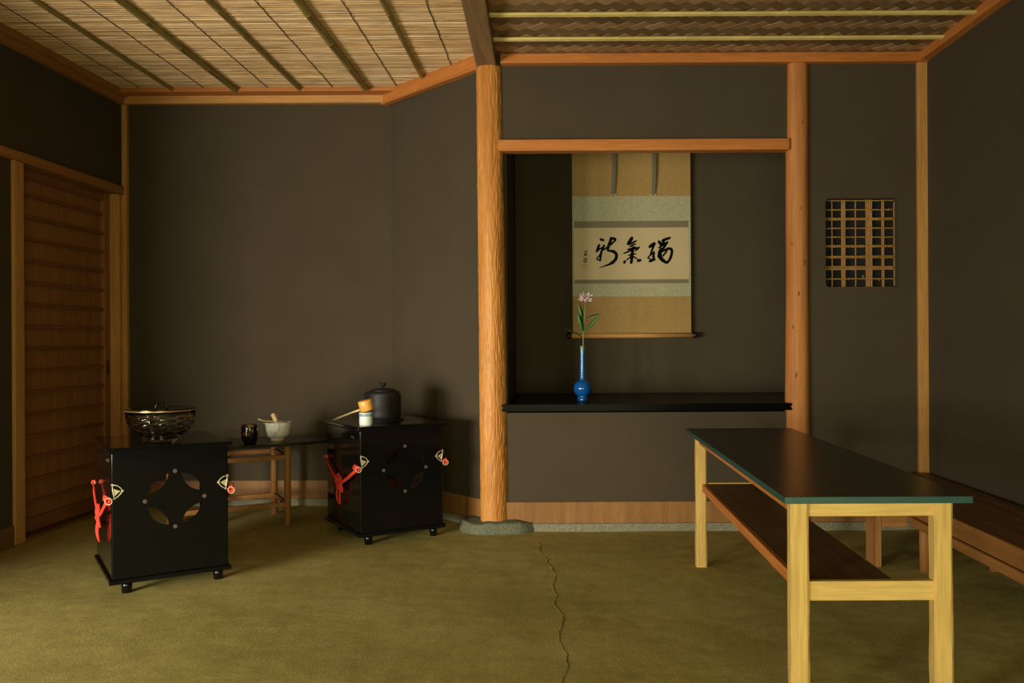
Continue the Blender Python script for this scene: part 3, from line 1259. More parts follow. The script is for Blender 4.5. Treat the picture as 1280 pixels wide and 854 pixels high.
# hanging rod and cord at the top, behind the lintel
mb = MB()
a, b = S(712, 157), S(868, 157)
mb.tube([(a[0], -0.004, a[1]), (b[0], -0.004, a[1])], 0.009, 10)
mb.build('hanging_rod', 'knob', sc)
mb = MB()
m = S(790, 145)
mb.tube([(a[0] + 0.2, -0.004, a[1]), (m[0], 0.0, m[1]), (b[0] - 0.2, -0.004, a[1])], 0.0025, 6)
mb.build('hanging_cord', 'ribbon', sc)


# brushed characters: strokes measured on the paper (crop units), each (width, points)
def brush(name, strokes, mat='ink', depth=0.0030):
    mb = MB()
    for st in strokes:
        w, pts = st[0] * 1.22, st[1]
        taper = st[2] if len(st) > 2 else (0.75, 0.75)
        P = []
        for i in range(len(pts) - 1):          # Catmull-Rom
            p0 = Vector(pts[max(i - 1, 0)])
            p1 = Vector(pts[i])
            p2 = Vector(pts[i + 1])
            p3 = Vector(pts[min(i + 2, len(pts) - 1)])
            for k in range(6):
                t_ = k / 6
                P.append(0.5 * ((2 * p1) + (p2 - p0) * t_ + (2 * p0 - 5 * p1 + 4 * p2 - p3) * t_ ** 2 +
                                (3 * p1 - p0 - 3 * p2 + p3) * t_ ** 3))
        P.append(Vector(pts[-1]))
        n = len(P)
        L, Rr = [], []
        d0 = (P[1] - P[0]).normalized()
        d1 = (P[-1] - P[-2]).normalized()
        for i in range(n):
            d = (P[min(i + 1, n - 1)] - P[max(i - 1, 0)])
            d = d.normalized() if d.length > 1e-6 else Vector((1, 0))
            nn = Vector((-d.y, d.x))
            t_ = i / (n - 1)
            ww = w / 2 * (taper[0] + (1 - taper[0]) * min(1, t_ * 4)) * (taper[1] + (1 - taper[1]) * min(1, (1 - t_) * 3))
            ww *= 1 + 0.10 * noise.noise(Vector((P[i].x * 0.05, P[i].y * 0.05, 1)))
            L.append(P[i] + nn * ww)
            Rr.append(P[i] - nn * ww)
        capA = P[0] - d0 * w * 0.32 * taper[0]
        capB = P[-1] + d1 * w * 0.32 * taper[1]

        def tz(p):
            u = S(720 + p.x / 9.143, 280 + p.y / 9.143)
            return u
        vv = [tz(q) for q in L] + [tz(q) for q in Rr] + [tz(capA), tz(capB)]
        for s_ in (0, 1):
            yv = -depth + 0.0003 * s_
            v3 = [(q[0], yv, q[1]) for q in vv]
            f = [(i, i + 1, n + i + 1, n + i) for i in range(n - 1)] + [(2 * n, 0, n), (n - 1, 2 * n + 1, 2 * n - 1)]
            mb.add(v3, f)
    o = mb.build(name, mat, paper)
    return o


brush('character', [      # new
    (24, [(278, 176), (300, 184), (326, 190)], (0.6, 0.9)),
    (25, [(272, 240), (256, 280), (238, 325)], (0.9, 0.6)),
    (15, [(246, 318), (280, 288), (322, 262)], (0.7, 0.9)),
    (22, [(330, 246), (312, 285), (292, 335), (282, 415)], (0.9, 0.9)),
    (14, [(284, 345), (262, 375), (238, 402)], (0.8, 0.6)),
    (14, [(238, 402), (262, 414), (286, 426)], (0.6, 0.9)),
    (16, [(318, 300), (340, 288), (352, 268)], (0.7, 0.6)),
    (30, [(412, 160), (396, 210), (378, 255), (366, 300)], (0.9, 0.75)),
    (26, [(412, 166), (438, 172), (462, 186)], (0.8, 0.8)),
    (17, [(460, 188), (430, 215), (404, 248)], (0.9, 0.6)),
    (30, [(366, 310), (405, 312), (448, 328), (468, 365), (452, 415), (405, 455), (350, 478), (270, 505)], (0.6, 0.15)),
])
brush('character', [      # energy
    (34, [(650, 160), (626, 195), (598, 238)], (0.8, 0.9)),
    (18, [(612, 240), (655, 218), (700, 196)], (0.8, 0.6)),
    (17, [(618, 268), (655, 245), (690, 232)], (0.7, 0.6)),
    (16, [(590, 300), (640, 285), (690, 268)], (0.7, 0.6)),
    (18, [(545, 345), (600, 322), (665, 292), (732, 272)], (0.4, 0.8)),
    (15, [(728, 276), (700, 300), (672, 318)], (0.8, 0.4)),
    (16, [(600, 366), (650, 352), (690, 346)], (0.6, 0.7)),
    (29, [(662, 262), (648, 330), (642, 400), (634, 455)], (0.6, 0.9)),
    (14, [(640, 372), (610, 396), (575, 424)], (0.8, 0.5)),
    (34, [(552, 438), (566, 442)], (0.9, 0.9)),
    (14, [(650, 372), (680, 390), (712, 410)], (0.8, 0.5)),
    (27, [(702, 432), (726, 422), (748, 420)], (0.5, 0.8)),
])
brush('character', [      # auspicious
    (32, [(842, 272), (876, 246), (908, 228)], (0.8, 0.9)),
    (20, [(906, 236), (886, 276), (868, 320), (852, 372)], (0.9, 0.7)),
    (14, [(818, 398), (852, 366), (884, 336)], (0.4, 0.6)),
    (26, [(896, 322), (890, 360), (892, 405)], (0.7, 0.8)),
    (28, [(838, 438), (872, 422), (908, 408)], (0.5, 0.8)),
    (13, [(820, 392), (842, 402), (866, 412)], (0.7, 0.6)),
    (30, [(950, 202), (966, 226), (978, 250)], (0.8, 0.5)),
    (26, [(1086, 164), (1050, 176), (1004, 192), (990, 205)], (0.7, 0.8)),
    (24, [(1012, 192), (1000, 224), (972, 262)], (0.9, 0.7)),
    (20, [(948, 282), (1000, 246), (1058, 210)], (0.6, 0.7)),
    (24, [(1050, 216), (1006, 280), (960, 340), (942, 385)], (0.8, 0.7)),
    (16, [(944, 350), (958, 310), (980, 280)], (0.7, 0.7)),
    (26, [(958, 345), (1010, 312), (1062, 290), (1094, 296), (1100, 332), (1086, 390), (1064, 430), (1036, 456)], (0.4, 0.9)),
    (36, [(954, 376), (988, 414), (1030, 448)], (0.8, 0.7)),
    (18, [(1044, 312), (1020, 346), (990, 380)], (0.8, 0.8)),
    (30, [(975, 345), (962, 375), (975, 400)], (0.8, 0.8)),
])
brush('signature', [
    (9, [(98, 325), (118, 322), (136, 314)]), (8, [(122, 308), (124, 318)]), (8, [(96, 352), (116, 346), (134, 344)]),
    (8, [(116, 338), (116, 360)]), (7, [(112, 356), (92, 372)]), (7, [(120, 356), (136, 368)]), (8, [(92, 405), (104, 396)]),
    (8, [(104, 396), (128, 402), (124, 418)]), (8, [(96, 416), (96, 436), (124, 436), (128, 428)]), (7, [(98, 420), (122, 418)]),
])
brush('seal', [(8, [(84, 468), (132, 468), (132, 502), (84, 502), (84, 468)], (1, 1)), (6, [(98, 476), (98, 496)], (1, 1)),
               (6, [(110, 474), (110, 496)], (1, 1)), (6, [(92, 486), (126, 486)], (1, 1)), (6, [(122, 476), (122, 496)], (1, 1))], 'seal', 0.0027)

# ------------------------------------------------------------------ flower vase
ZSH = 0.657
va = thing('flower_vase', 'slim-necked bright blue vase holding a single pink flower', 'vase', (0.120, 4.735, ZSH))
mb = MB()
prof = [(0, 0.0), (0.028, 0.0), (0.030, 0.004), (0.027, 0.022), (0.0245, 0.027)]
for k in range(-7, 10):
    a = R(k * 8.0)
    prof.append((0.0475 * math.cos(a), 0.070 + 0.0475 * math.sin(a)))
prof += [(0.0165, 0.1185), (0.0155, 0.130), (0.0142, 0.165), (0.0128, 0.21), (0.0120, 0.26), (0.0122, 0.292),
         (0.0132, 0.298), (0.0105, 0.2985), (0.0095, 0.27), (0.0095, 0.20), (0.0, 0.19)]
mb.lathe(prof, 40)
mb.build('body', 'vase', va)
mb = MB()
stem = [(0.003, 0, 0.20), (0.004, 0, 0.30), (0.006, 0.0, 0.36), (0.010, -0.004, 0.43), (0.016, -0.006, 0.50), (0.019, -0.004, 0.535)]
mb.tube(stem, [0.0026, 0.0026, 0.0024, 0.0022, 0.002, 0.0022], 7)
st = mb.build('stem', 'stem', va)


def leaf(parent, base, tip, width, mat, droop=0.0, nrm=(0, -1, 0.3), name='leaf'):
    base, tip = Vector(base), Vector(tip)
    ax = tip - base
    side = ax.cross(Vector(nrm)).normalized()
    up = side.cross(ax).normalized()
    n = 10
    v, f = [], []
    for i in range(n + 1):
        t_ = i / n
        w = width * 0.5 * math.sin(math.pi * min(1, t_ * 0.97 + 0.02)) ** 0.8 + 0.0003
        c = base + ax * t_ + up * (droop * math.sin(math.pi * t_))
        v += [c - side * w, c + up * (-0.15 * w), c + side * w, c + up * (-0.15 * w - 0.0006)]
    for i in range(n):
        o_ = 4 * i
        for k in range(4):
            k2 = (k + 1) % 4
            f.append((o_ + k, o_ + k2, o_ + 4 + k2, o_ + 4 + k))
    f.append((0, 1, 2, 3))
    f.append((4 * n, 4 * n + 3, 4 * n + 2, 4 * n + 1))
    mb = MB()
    mb.add(v, f, True)
    return mb.build(name, mat, parent)


leaf(st, (0.005, 0, 0.425), (-0.020, -0.012, 0.530), 0.021, 'leaf', 0.006, (0.5, -1, 0))
leaf(st, (0.004, 0, 0.365), (-0.024, -0.022, 0.475), 0.024, 'leaf', 0.008, (0.4, -1, 0))
leaf(st, (0.014, 0, 0.440), (0.104, -0.02, 0.470), 0.016, 'leaf', 0.006, (-0.1, -0.7, 1))
leaf(st, (0.010, 0, 0.380), (0.092, -0.02, 0.464), 0.019, 'leaf', -0.010, (-0.5, -1, 0))
leaf(st, (0.004, 0, 0.340), (-0.100, -0.01, 0.394), 0.015, 'leafd', 0.008, (0.3, -0.6, 1))
leaf(st, (0.004, 0, 0.308), (0.112, 0.01, 0.331), 0.009, 'leafd', 0.008, (0, -0.3, 1))
fl = MB()
fl.lathe([(0, 0.0), (0.006, 0.006), (0.011, 0.018), (0.012, 0.03), (0.0, 0.036)], 12, (0.019, -0.004, 0.530))
fl = fl.build('flower_head', 'petalc', va)
for k in range(22):
    a = k * 2.399
    el = -0.35 + 1.5 * (k / 22)
    d = Vector((math.cos(a) * math.cos(el), math.sin(a) * math.cos(el), math.sin(el)))
    b0 = Vector((0.019, -0.004, 0.552)) + d * 0.006
    leaf(fl, b0, b0 + d * random.uniform(0.030, 0.040), 0.011, 'petal', -0.004, (d.y + 0.3, -d.x - 0.5, 0.4), 'petal')

# ------------------------------------------------------------------ tea cabinets
CW, CD, CH = 0.435, 0.50, 0.576


def lens(cx_, cz_, ang, hl, sag, n=12):
    """almond outline, pointing along ang"""
    rad = (hl * hl + sag * sag) / (2 * sag)
    pts = []
    for sgn in (-1, 1):
        for i in range(n):
            t_ = i / n
            x = hl * (1 - 2 * t_)
            zv = (math.sqrt(max(0, rad * rad - x * x)) - (rad - sag))
            pts.append((-x * sgn, -zv * sgn) if True else None)
    ca, sa = math.cos(ang), math.sin(ang)
    return [(cx_ + p[0] * ca - p[1] * sa, cz_ + p[0] * sa + p[1] * ca) for p in pts]


def fitting(parent, x, z, sgn):
    """pale fan-shaped metal mount lying on the front face; sgn +1 opens towards +x"""
    mb = MB()
    y = -0.004
    P = [(0.0, 0.036), (0.020 * sgn, 0.031), (0.034 * sgn, 0.020), (0.042 * sgn, 0.006), (0.034 * sgn, -0.008), (0.022 * sgn, -0.020),
         (0.008 * sgn, -0.027), (0.005 * sgn, -0.010), (0.001 * sgn, 0.012)]
    P = [(p[0] * 0.85, p[1] * 0.85) for p in P]
    mb.tube([(x + p[0], y, z + p[1]) for p in P + P[:1]], 0.0022, 6)
    poly = [(x + q[0] * 0.85 * sgn, z + q[1] * 0.85) for q in ((0.004, 0.018), (0.018, 0.011), (0.033, 0.005), (0.020, -0.006), (0.010, -0.016), (0.003, -0.006))]
    mb.plate(poly, [], lambda u, v, w: (u, y + w, v), 0.003)
    for p in (P[0], P[3], P[6]):
        mb.ring((x + p[0], y - 0.001, z + p[1]), (0, 1, 0), 0.0035, 0.0014, 10, 5)
    return mb.build('corner_mount', 'gold', parent)


def cabinet(label, loc, rz):
    c = thing('tea_cabinet', label, 'cabinet', loc, rz, 'pair of black lacquer tea cabinets')
    zb_, zt_ = 0.062, CH - 0.020
    Rr = 0.111
    cx_, cz_ = CW / 2 + 0.014, 0.357
    holes = []
    for q in range(4):
        a = R(45 + 90 * q)
        holes.append(lens(cx_ + Rr * 0.80 * math.cos(a), cz_ + Rr * 0.80 * math.sin(a), a + R(90), Rr * 0.50, Rr * 0.175))
    mb = MB()
    mb.plate([(0.006, zb_), (CW - 0.006, zb_), (CW - 0.006, zt_), (0.006, zt_)], holes, lambda u, v, w: (u, w, v), 0.012)
    fp = mb.build('front_panel', 'lacqrib', c)
    for (a, b) in ((0, Rr), (0, -Rr), (Rr, 0), (-Rr, 0)):
        mb = MB()
        mb.tube([(cx_ + a, 0.001, cz_ + b), (cx_ + a, -0.0025, cz_ + b), (cx_ + a, -0.004, cz_ + b)], [0.0085, 0.0085, 0.006], 14)
        mb.build('rivet', 'brass', fp)
    for sx in (0, 1):
        mb = MB()
        xx = 0.0 if sx == 0 else CW - 0.014
        mb.box(xx, xx + 0.014, 0.0, CD, zb_, zt_)
        sp = mb.build('side_panel', 'lacq', c, 0.007, 12)
        xo = -0.0015 if sx == 0 else CW - 0.0015
        mb = MB()
        mb.tube([(xo + 0.001, 0.085, 0.515), (xo, 0.105, 0.522), (xo + 0.001, 0.125, 0.515)], 0.003, 6)
        mb.build('side_pull', 'brass', sp)
    mb = MB()
    mb.box(-0.014, CW + 0.014, -0.014, CD + 0.014, CH - 0.020, CH)
    mb.build('top_plate', 'lacq', c, 0.004, 3)
    mb = MB()
    mb.box(-0.010, CW + 0.010, -0.010, CD + 0.010, 0.044, 0.064)
    mb.build('base_plate', 'lacq', c, 0.004, 2)
    for (fx, fy) in ((0.06, 0.055), (CW - 0.030, 0.055), (0.06, CD - 0.055), (CW - 0.030, CD - 0.055)):
        mb = MB()
        mb.tube([(fx, fy, -0.004), (fx, fy, 0.02), (fx, fy, 0.046)], [0.019, 0.020, 0.021], 18)
        mb.build('foot', 'lacq', c)
    for (xx, sg) in ((0.004, 1), (CW - 0.004, -1)):
        fitting(c, xx, 0.403, sg)
        mb = MB()
        xr = -0.010 if sg == 1 else CW + 0.010
        mb.ring((xr, -0.010, 0.372), (0.5, 1, 0), 0.0130, 0.0018, 18, 6)
        mb.build('ring', 'gold', c)
        # rear mount, ring and the red cord with its knot, along each side
        s = -1 if sg == 1 else 1
        xs = 0.0 if sg == 1 else CW
        mb = MB()
        mb.ring((xs + s * 0.012, CD - 0.02, 0.378), (1, 0.3, 0), 0.011, 0.0022, 16, 6)
        mb.build('ring', 'gold', c)
        mb = MB()
        yk = 0.25
        for off in (-0.004, 0.004):
            mb.tube([(xs + s * 0.012, 0.004, 0.372 + off), (xs + s * 0.016, 0.06, 0.345 + off), (xs + s * 0.017, 0.12, 0.318 + off),
                     (xs + s * 0.017, 0.19, 0.292 + off), (xs + s * 0.018, yk, 0.278 + off)], 0.0048, 8)
            mb.tube([(xs + s * 0.012, CD - 0.022, 0.376 + off), (xs + s * 0.016, CD - 0.07, 0.348 + off), (xs + s * 0.017, CD - 0.14, 0.312 + off),
                     (xs + s * 0.018, yk, 0.278 + off)], 0.0048, 8)
        # knot wrapped on the rings
        mb.ring((xs + s * 0.012, 0.000, 0.375), (0.6, 1, 0.3), 0.0095, 0.0055, 14, 7)
        mb.ring((xs + s * 0.012, CD - 0.02, 0.382), (0.4, 1, 0.2), 0.007, 0.005, 14, 7)
        mb.tube([(xs + s * 0.012, -0.006, 0.385), (xs + s * 0.022, 0.012, 0.392), (xs + s * 0.022, 0.03, 0.375), (xs + s * 0.013, 0.012, 0.366)],
                0.0048, 8)
        # bow in the middle: two upright loops, wrap, long hanging loop

        def loop(y_c, z_c, hy, hz, tilt, rad=0.0046):
            pts = []
            for k in range(19):
                a_ = 2 * math.pi * k / 18
                yy, zz = hy * math.cos(a_), hz * math.sin(a_)
                ct, st_ = math.cos(tilt), math.sin(tilt)
                pts.append((xs + s * (0.019 + 0.004 * math.cos(a_ * 2)), y_c + yy * ct - zz * st_, z_c + yy * st_ + zz * ct))
            mb.tube(pts, rad, 7, False)
        loop(yk + 0.022, 0.285, 0.020, 0.036, 0.35)
        loop(yk - 0.024, 0.272, 0.020, 0.038, -0.25)
        loop(yk, 0.262, 0.032, 0.018, 0.0)
        loop(yk + 0.004, 0.216, 0.024, 0.046, 0.0)
        mb.tube([(xs + s * 0.024, yk - 0.022, 0.268), (xs + s * 0.027, yk, 0.272), (xs + s * 0.024, yk + 0.022, 0.266)], 0.006, 8)
        mb.build('cord', 'cord', c)
    return c


A1 = R(33.5)
A2 = R(32.5)
P1 = Vector((-1.741, 3.407, 0.0))
P2 = Vector((-0.962, 4.217, 0.0))
cab1 = cabinet('black lacquer tea cabinet with red cords, carrying the glass bowl', P1, A1)
cab2 = cabinet('black lacquer tea cabinet with red cords, carrying the iron kettle', P2, A2)


# ------------------------------------------------------------------ curved board on a wooden stand between the cabinets
u = Vector((-math.cos(R(30)), -math.sin(R(30)), 0))
w_ = Vector((-math.sin(R(30)), math.cos(R(30)), 0))
A = Vector((-1.483, 4.775, 0))
bd = thing('bridge_table', 'low stand with a dark rounded board behind the tea cabinets', 'table', A)
ZB = 0.440
poly = []
e0 = -w_ * 0.045
for t_ in (0.62, 0.4, 0.2, 0.0):
    p = u * t_ + e0
    poly.append((p.x, p.y))
for (pu, pw) in ((-0.10, -0.030), (-0.20, 0.000), (-0.27, 0.045), (-0.31, 0.10), (-0.32, 0.17), (-0.30, 0.25), (-0.24, 0.32), (-0.15, 0.365)):
    p = u * pu + w_ * pw
    poly.append((p.x, p.y))
for t_ in (0.0, 0.3, 0.62):
    p = u * t_ + w_ * 0.385
    poly.append((p.x, p.y))
mb = MB()
mb.prism(poly, ZB - 0.016, ZB)
mb.build('board', 'tabletop', bd, 0.003)
legs = [Vector((0, 0, 0)), w_ * 0.33, u * 0.55, u * 0.55 + w_ * 0.33]
for l in legs:
    mb = MB()
    mb.tube([l + Vector((0, 0, -0.004)), l + Vector((0, 0, 0.41)), l + Vector((0, 0, ZB - 0.016))], [0.0185, 0.0185, 0.012], 14)
    mb.build('leg', 'benchZ', bd)
for (i, j) in ((0, 1), (0, 2), (1, 3), (2, 3)):
    for z in (0.362, 0.108):
        mb = MB()
        a, b = legs[i], legs[j]
        d = (b - a).normalized()
        n_ = Vector((-d.y, d.x, 0)) * 0.010
        q = [a - n_, b - n_, b + n_, a + n_]
        v = [(p.x, p.y, z - 0.012) for p in q] + [(p.x, p.y, z + 0.012) for p in q]
        mb.add(v, [(3, 2, 1, 0), (4, 5, 6, 7), (0, 1, 5, 4), (1, 2, 6, 5), (2, 3, 7, 6), (3, 0, 4, 7)])
        mb.build('stretcher', 'benchX', bd, 0.002)

# ------------------------------------------------------------------ things on the cabinets and the board
# cut glass water bowl with a black lid
g = thing('water_bowl', 'cut glass water bowl with a black lid and ring handle', 'bowl', (-1.662, 3.665, CH))


def facet(a, z, r):
    k = min(1, max(0, (z - 0.024) / 0.012)) * min(1, max(0, (0.116 - z) / 0.012))
    q = abs(((a * 11 / math.pi + z * 85) % 2) - 1) + abs(((a * 11 / math.pi - z * 85) % 2) - 1) - 1
    return r + 0.0028 * k * q


mb = MB()
prof = [(0, 0.006), (0.060, 0.006), (0.066, 0.0), (0.078, 0.001), (0.074, 0.010), (0.070, 0.017), (0.083, 0.024)]
outer_p = [(0.083, 0.024), (0.100, 0.036), (0.114, 0.050), (0.125, 0.068), (0.132, 0.088), (0.136, 0.108), (0.138, 0.128)]
for i in range(len(outer_p) - 1):
    for k in range(1, 5):
        t_ = k / 4
        prof.append((outer_p[i][0] + (outer_p[i + 1][0] - outer_p[i][0]) * t_, outer_p[i][1] + (outer_p[i + 1][1] - outer_p[i][1]) * t_))
n_out = len(prof)
prof += [(0.1335, 0.1281), (0.131, 0.1085), (0.1265, 0.0885), (0.119, 0.0705), (0.108, 0.0535), (0.093, 0.0405), (0.072, 0.031), (0, 0.028)]
mb.lathe(prof[:n_out], 176, (0, 0, 0), facet)
mb.sm = [False] * len(mb.sm)
mb.lathe(prof[n_out - 1:], 176)
mb.build('bowl', 'glass', g)
mb = MB()
mb.lathe([(0.1390, 0.1265), (0.1400, 0.1290), (0.1390, 0.1320), (0.134, 0.1320), (0.1335, 0.1290), (0.134, 0.1265), (0.1390, 0.1265)], 64)
mb.build('rim', 'goldrim', g)
mb = MB()
mb.lathe([(0, 0.126), (0.10, 0.1295), (0.136, 0.1322), (0.141, 0.1355), (0.139, 0.1365), (0.10, 0.1330), (0.0, 0.1305)], 48)
ld = mb.build('lid', 'lacq', g)
mb = MB()
pts = []
for k in range(13):
    a = math.pi * k / 12
    pts.append((0.022 * math.cos(a), 0.004 * math.cos(a), 0.131 + 0.028 * math.sin(a)))
mb.tube(pts, [0.0042] * 13, 8)
mb.build('lid_handle', 'lacq', ld)

# iron kettle
k_ = thing('iron_kettle', 'black cast iron tea kettle with knobbed lid on a low ring', 'kettle', (-0.922, 4.575, CH))
mb = MB()
mb.lathe([(0, 0.0), (0.105, 0.0), (0.108, 0.004), (0.104, 0.008), (0.092, 0.009), (0.0, 0.009)], 40)
mb.build('base_ring', 'iron', k_)
mb = MB()
mb.lathe([(0, 0.009), (0.086, 0.009), (0.090, 0.014), (0.0915, 0.03), (0.0915, 0.135), (0.089, 0.146), (0.080, 0.151), (0.062, 0.152), (0.0, 0.152)], 48)
mb.build('body', 'iron', k_)
for sgn in (-1, 1):
    mb = MB()
    mb.ring((sgn * 0.088, -0.02, 0.132), (0.2, 1, 0.2), 0.011, 0.004, 14, 6)
    mb.build('lug', 'iron', k_)
mb = MB()
mb.lathe([(0.0, 0.151), (0.066, 0.151), (0.067, 0.156), (0.060, 0.161), (0.03, 0.166), (0.0, 0.168)], 40)
kl = mb.build('lid', 'iron', k_)
mb = MB()
mb.lathe([(0.006, 0.166), (0.0055, 0.172), (0.010, 0.178), (0.013, 0.184), (0.010, 0.190), (0.0, 0.192)], 16)
for q in range(5):
    a = q * 2 * math.pi / 5
    mb.tube([(0.004 * math.cos(a), 0.004 * math.sin(a), 0.176), (0.015 * math.cos(a), 0.015 * math.sin(a), 0.186),
             (0.020 * math.cos(a), 0.020 * math.sin(a), 0.195)], [0.004, 0.005, 0.002], 6)
mb.build('knob', 'iron', kl)

# lid rest
f_ = thing('lid_rest', 'small pale celadon lid rest with a blue band under the ladle', 'lid rest', (-0.946, 4.282, CH))
mb = MB()
mb.lathe([(0, 0.0), (0.029, 0.0), (0.0315, 0.003), (0.0325, 0.018), (0.0315, 0.045), (0.0325, 0.064), (0.028, 0.065), (0.0265, 0.05), (0.026, 0.012),
          (0, 0.010)], 32)
mb.build('body', 'celadon', f_)
mb = MB()
mb.lathe([(0.0318, 0.046), (0.0329, 0.048), (0.0333, 0.056), (0.0330, 0.058), (0.0318, 0.058), (0.0316, 0.050), (0.0318, 0.046)], 32)
mb.build('band', 'celadonb', f_)

# bamboo ladle resting on the lid rest
h = thing('bamboo_ladle', 'orange bamboo ladle with thin handle resting on the lid rest', 'ladle', (-0.946, 4.282, CH + 0.064))
tilt = Matrix.Translation((0.0, 0.006, 0.034)) @ Matrix.Rotation(R(-14), 4, 'Y') @ Matrix.Rotation(R(8), 4, 'X')
mb = MB()
mb.lathe([(0, 0.026), (0.032, 0.026), (0.0345, 0.023), (0.0345, -0.023), (0.0325, -0.025), (0.030, -0.021), (0.030, 0.018), (0, 0.020)], 32)
mb.v = [tuple(tilt @ Vector(p)) for p in mb.v]
mb.build('cup', 'ladle', h)
mb = MB()
hs = Vector((-0.030, 0.006, 0.012))
he = Vector((-0.218, 0.232, -0.0560))
mb.tube([hs, hs.lerp(he, 0.3) + Vector((0, 0, 0.002)), hs.lerp(he, 0.7) + Vector((0, 0, 0.001)), he], [0.0055, 0.0045, 0.0045, 0.0055], 8)
mb.build('handle', 'ladleh', h)

# tea caddy
c_ = thing('tea_caddy', 'black lacquer tea caddy with gold design', 'caddy', (-1.672, 4.735, ZB))
mb = MB()
mb.lathe([(0, 0.0), (0.026, 0.0), (0.034, 0.006), (0.041, 0.022), (0.0445, 0.045), (0.0452, 0.066), (0.0452, 0.067)], 40)
mb.lathe([(0.0452, 0.068), (0.0455, 0.085), (0.043, 0.099), (0.036, 0.105), (0, 0.107)], 40)
mb.build('body', 'caddy', c_)
mb = MB()
mb.lathe([(0.0448, 0.0665), (0.0455, 0.0672), (0.0448, 0.0682), (0.044, 0.0675), (0.0448, 0.0665)], 40)
mb.build('lid_seam', 'lacq', c_)

# tea bowl with whisk and scoop
b_ = thing('tea_bowl', 'pale glazed tea bowl holding a bamboo whisk', 'tea bowl', (-1.560, 4.855, ZB))
mb = MB()
mb.lathe([(0.034, 0.016), (0.055, 0.024), (0.068, 0.040), (0.074, 0.065), (0.0765, 0.100), (0.0765, 0.104), (0.0730, 0.104), (0.070, 0.066), (0.062, 0.044),
          (0.045, 0.031), (0, 0.027)], 48)
mb.build('body', 'bowl', b_)
mb = MB()
mb.lathe([(0, 0.004), (0.030, 0.004), (0.032, 0.0), (0.037, 0.0), (0.037, 0.017), (0, 0.02)], 32)
mb.build('foot', 'bowlin', b_)
wk = thing('tea_whisk', 'bamboo tea whisk leaning out of the pale tea bowl', 'whisk', (-1.565, 4.850, ZB + 0.035))
mb = MB()
d0, d1 = Vector((0.030, -0.012, 0.010)), Vector((-0.022, 0.006, 0.115))
mb.tube([d0.lerp(d1, t_) for t_ in (0.45, 0.5, 0.93, 0.97, 1.0)], [0.012, 0.0135, 0.0130, 0.0125, 0.010], 16)
mb.build('handle', 'whisk', wk)
for k in range(26):
    a = 2 * math.pi * k / 26
    ax = (d1 - d0).normalized()
    s1 = ax.orthogonal().normalized()
    s2 = ax.cross(s1)
    rd = s1 * math.cos(a) + s2 * math.sin(a)
    mb = MB()
    mb.tube([d0.lerp(d1, 0.5) + rd * 0.011, d0.lerp(d1, 0.25) + rd * 0.022, d0 + rd * 0.020], [0.0014, 0.001, 0.0007], 4)
    mb.build('tine', 'whisk', wk)
sp = thing('tea_scoop', 'thin bamboo tea scoop lying across the pale tea bowl', 'scoop', (-1.560, 4.855, ZB + 0.106))
mb = MB()
mb.tube([(-0.092, -0.050, 0.020), (-0.065, -0.042, 0.009), (0.0, -0.032, 0.001), (0.052, -0.024, -0.008)], [0.004, 0.0028, 0.0028, 0.003], 7)
mb.build('shaft', 'ladleh', sp)

# ------------------------------------------------------------------ guest table
tb = thing('guest_table', 'long narrow table with teal-edged dark top and pale rough-hewn legs', 'table', (0.795, 3.07, 0))
TX0, TX1, TY0, TY1, TZ = -0.235, 0.235, -0.87, 0.87, 0.588
mb = MB()
mb.box(TX0 + 0.003, TX1 - 0.003, TY0 + 0.003, TY1 - 0.003, TZ - 0.016, TZ)
tp = mb.build('tabletop', 'tabletop', tb)
mb = MB()
z0_, z1_ = TZ - 0.0175, TZ - 0.0008
mb.box(TX0, TX1, TY0, TY0 + 0.003, z0_, z1_)
mb.box(TX0, TX1, TY1 - 0.003, TY1, z0_, z1_)
mb.box(TX0, TX0 + 0.003, TY0 + 0.003, TY1 - 0.003, z0_, z1_)
mb.box(TX1 - 0.003, TX1, TY0 + 0.003, TY1 - 0.003, z0_, z1_)
mb.build('edge_band', 'teal', tp)


def hewn_leg(x, y, w, z1_, parent, mat, name='leg'):
    """eight-sided leg with wavy hand-hewn faces"""
    mb = MB()
    v, f = [], []
    rings = 22
    ch = 0.22
    prof = [(-1, -1 + ch * 2), (-1 + ch, -1), (1 - ch * 1.2, -1), (1, -1 + ch), (1, 1 - ch), (1 - ch, 1), (-1 + ch, 1), (-1, 1 - ch)]
    n = len(prof)
    ph = random.random() * 30
    for j in range(rings + 1):
        z = -0.004 + (z1_ + 0.004) * j / rings
        for k, (a, b) in enumerate(prof):
            q = 1 + 0.085 * noise.noise(Vector((a * 2 + ph, b * 2, z * 9))) + 0.03 * noise.noise(Vector((a * 3, b * 3 + ph, z * 25)))
            v.append((x + a * w / 2 * q, y + b * w / 2 * q, z))
    for j in range(rings):
        for k in range(n):
            k2 = (k + 1) % n
            f.append((j * n + k, j * n + k2, (j + 1) * n + k2, (j + 1) * n + k))
    f.append(tuple(range(n))[::-1])
    f.append(tuple(range(rings * n, (rings + 1) * n)))
    mb.add(v, f)
    return mb.build(name, mat, parent)


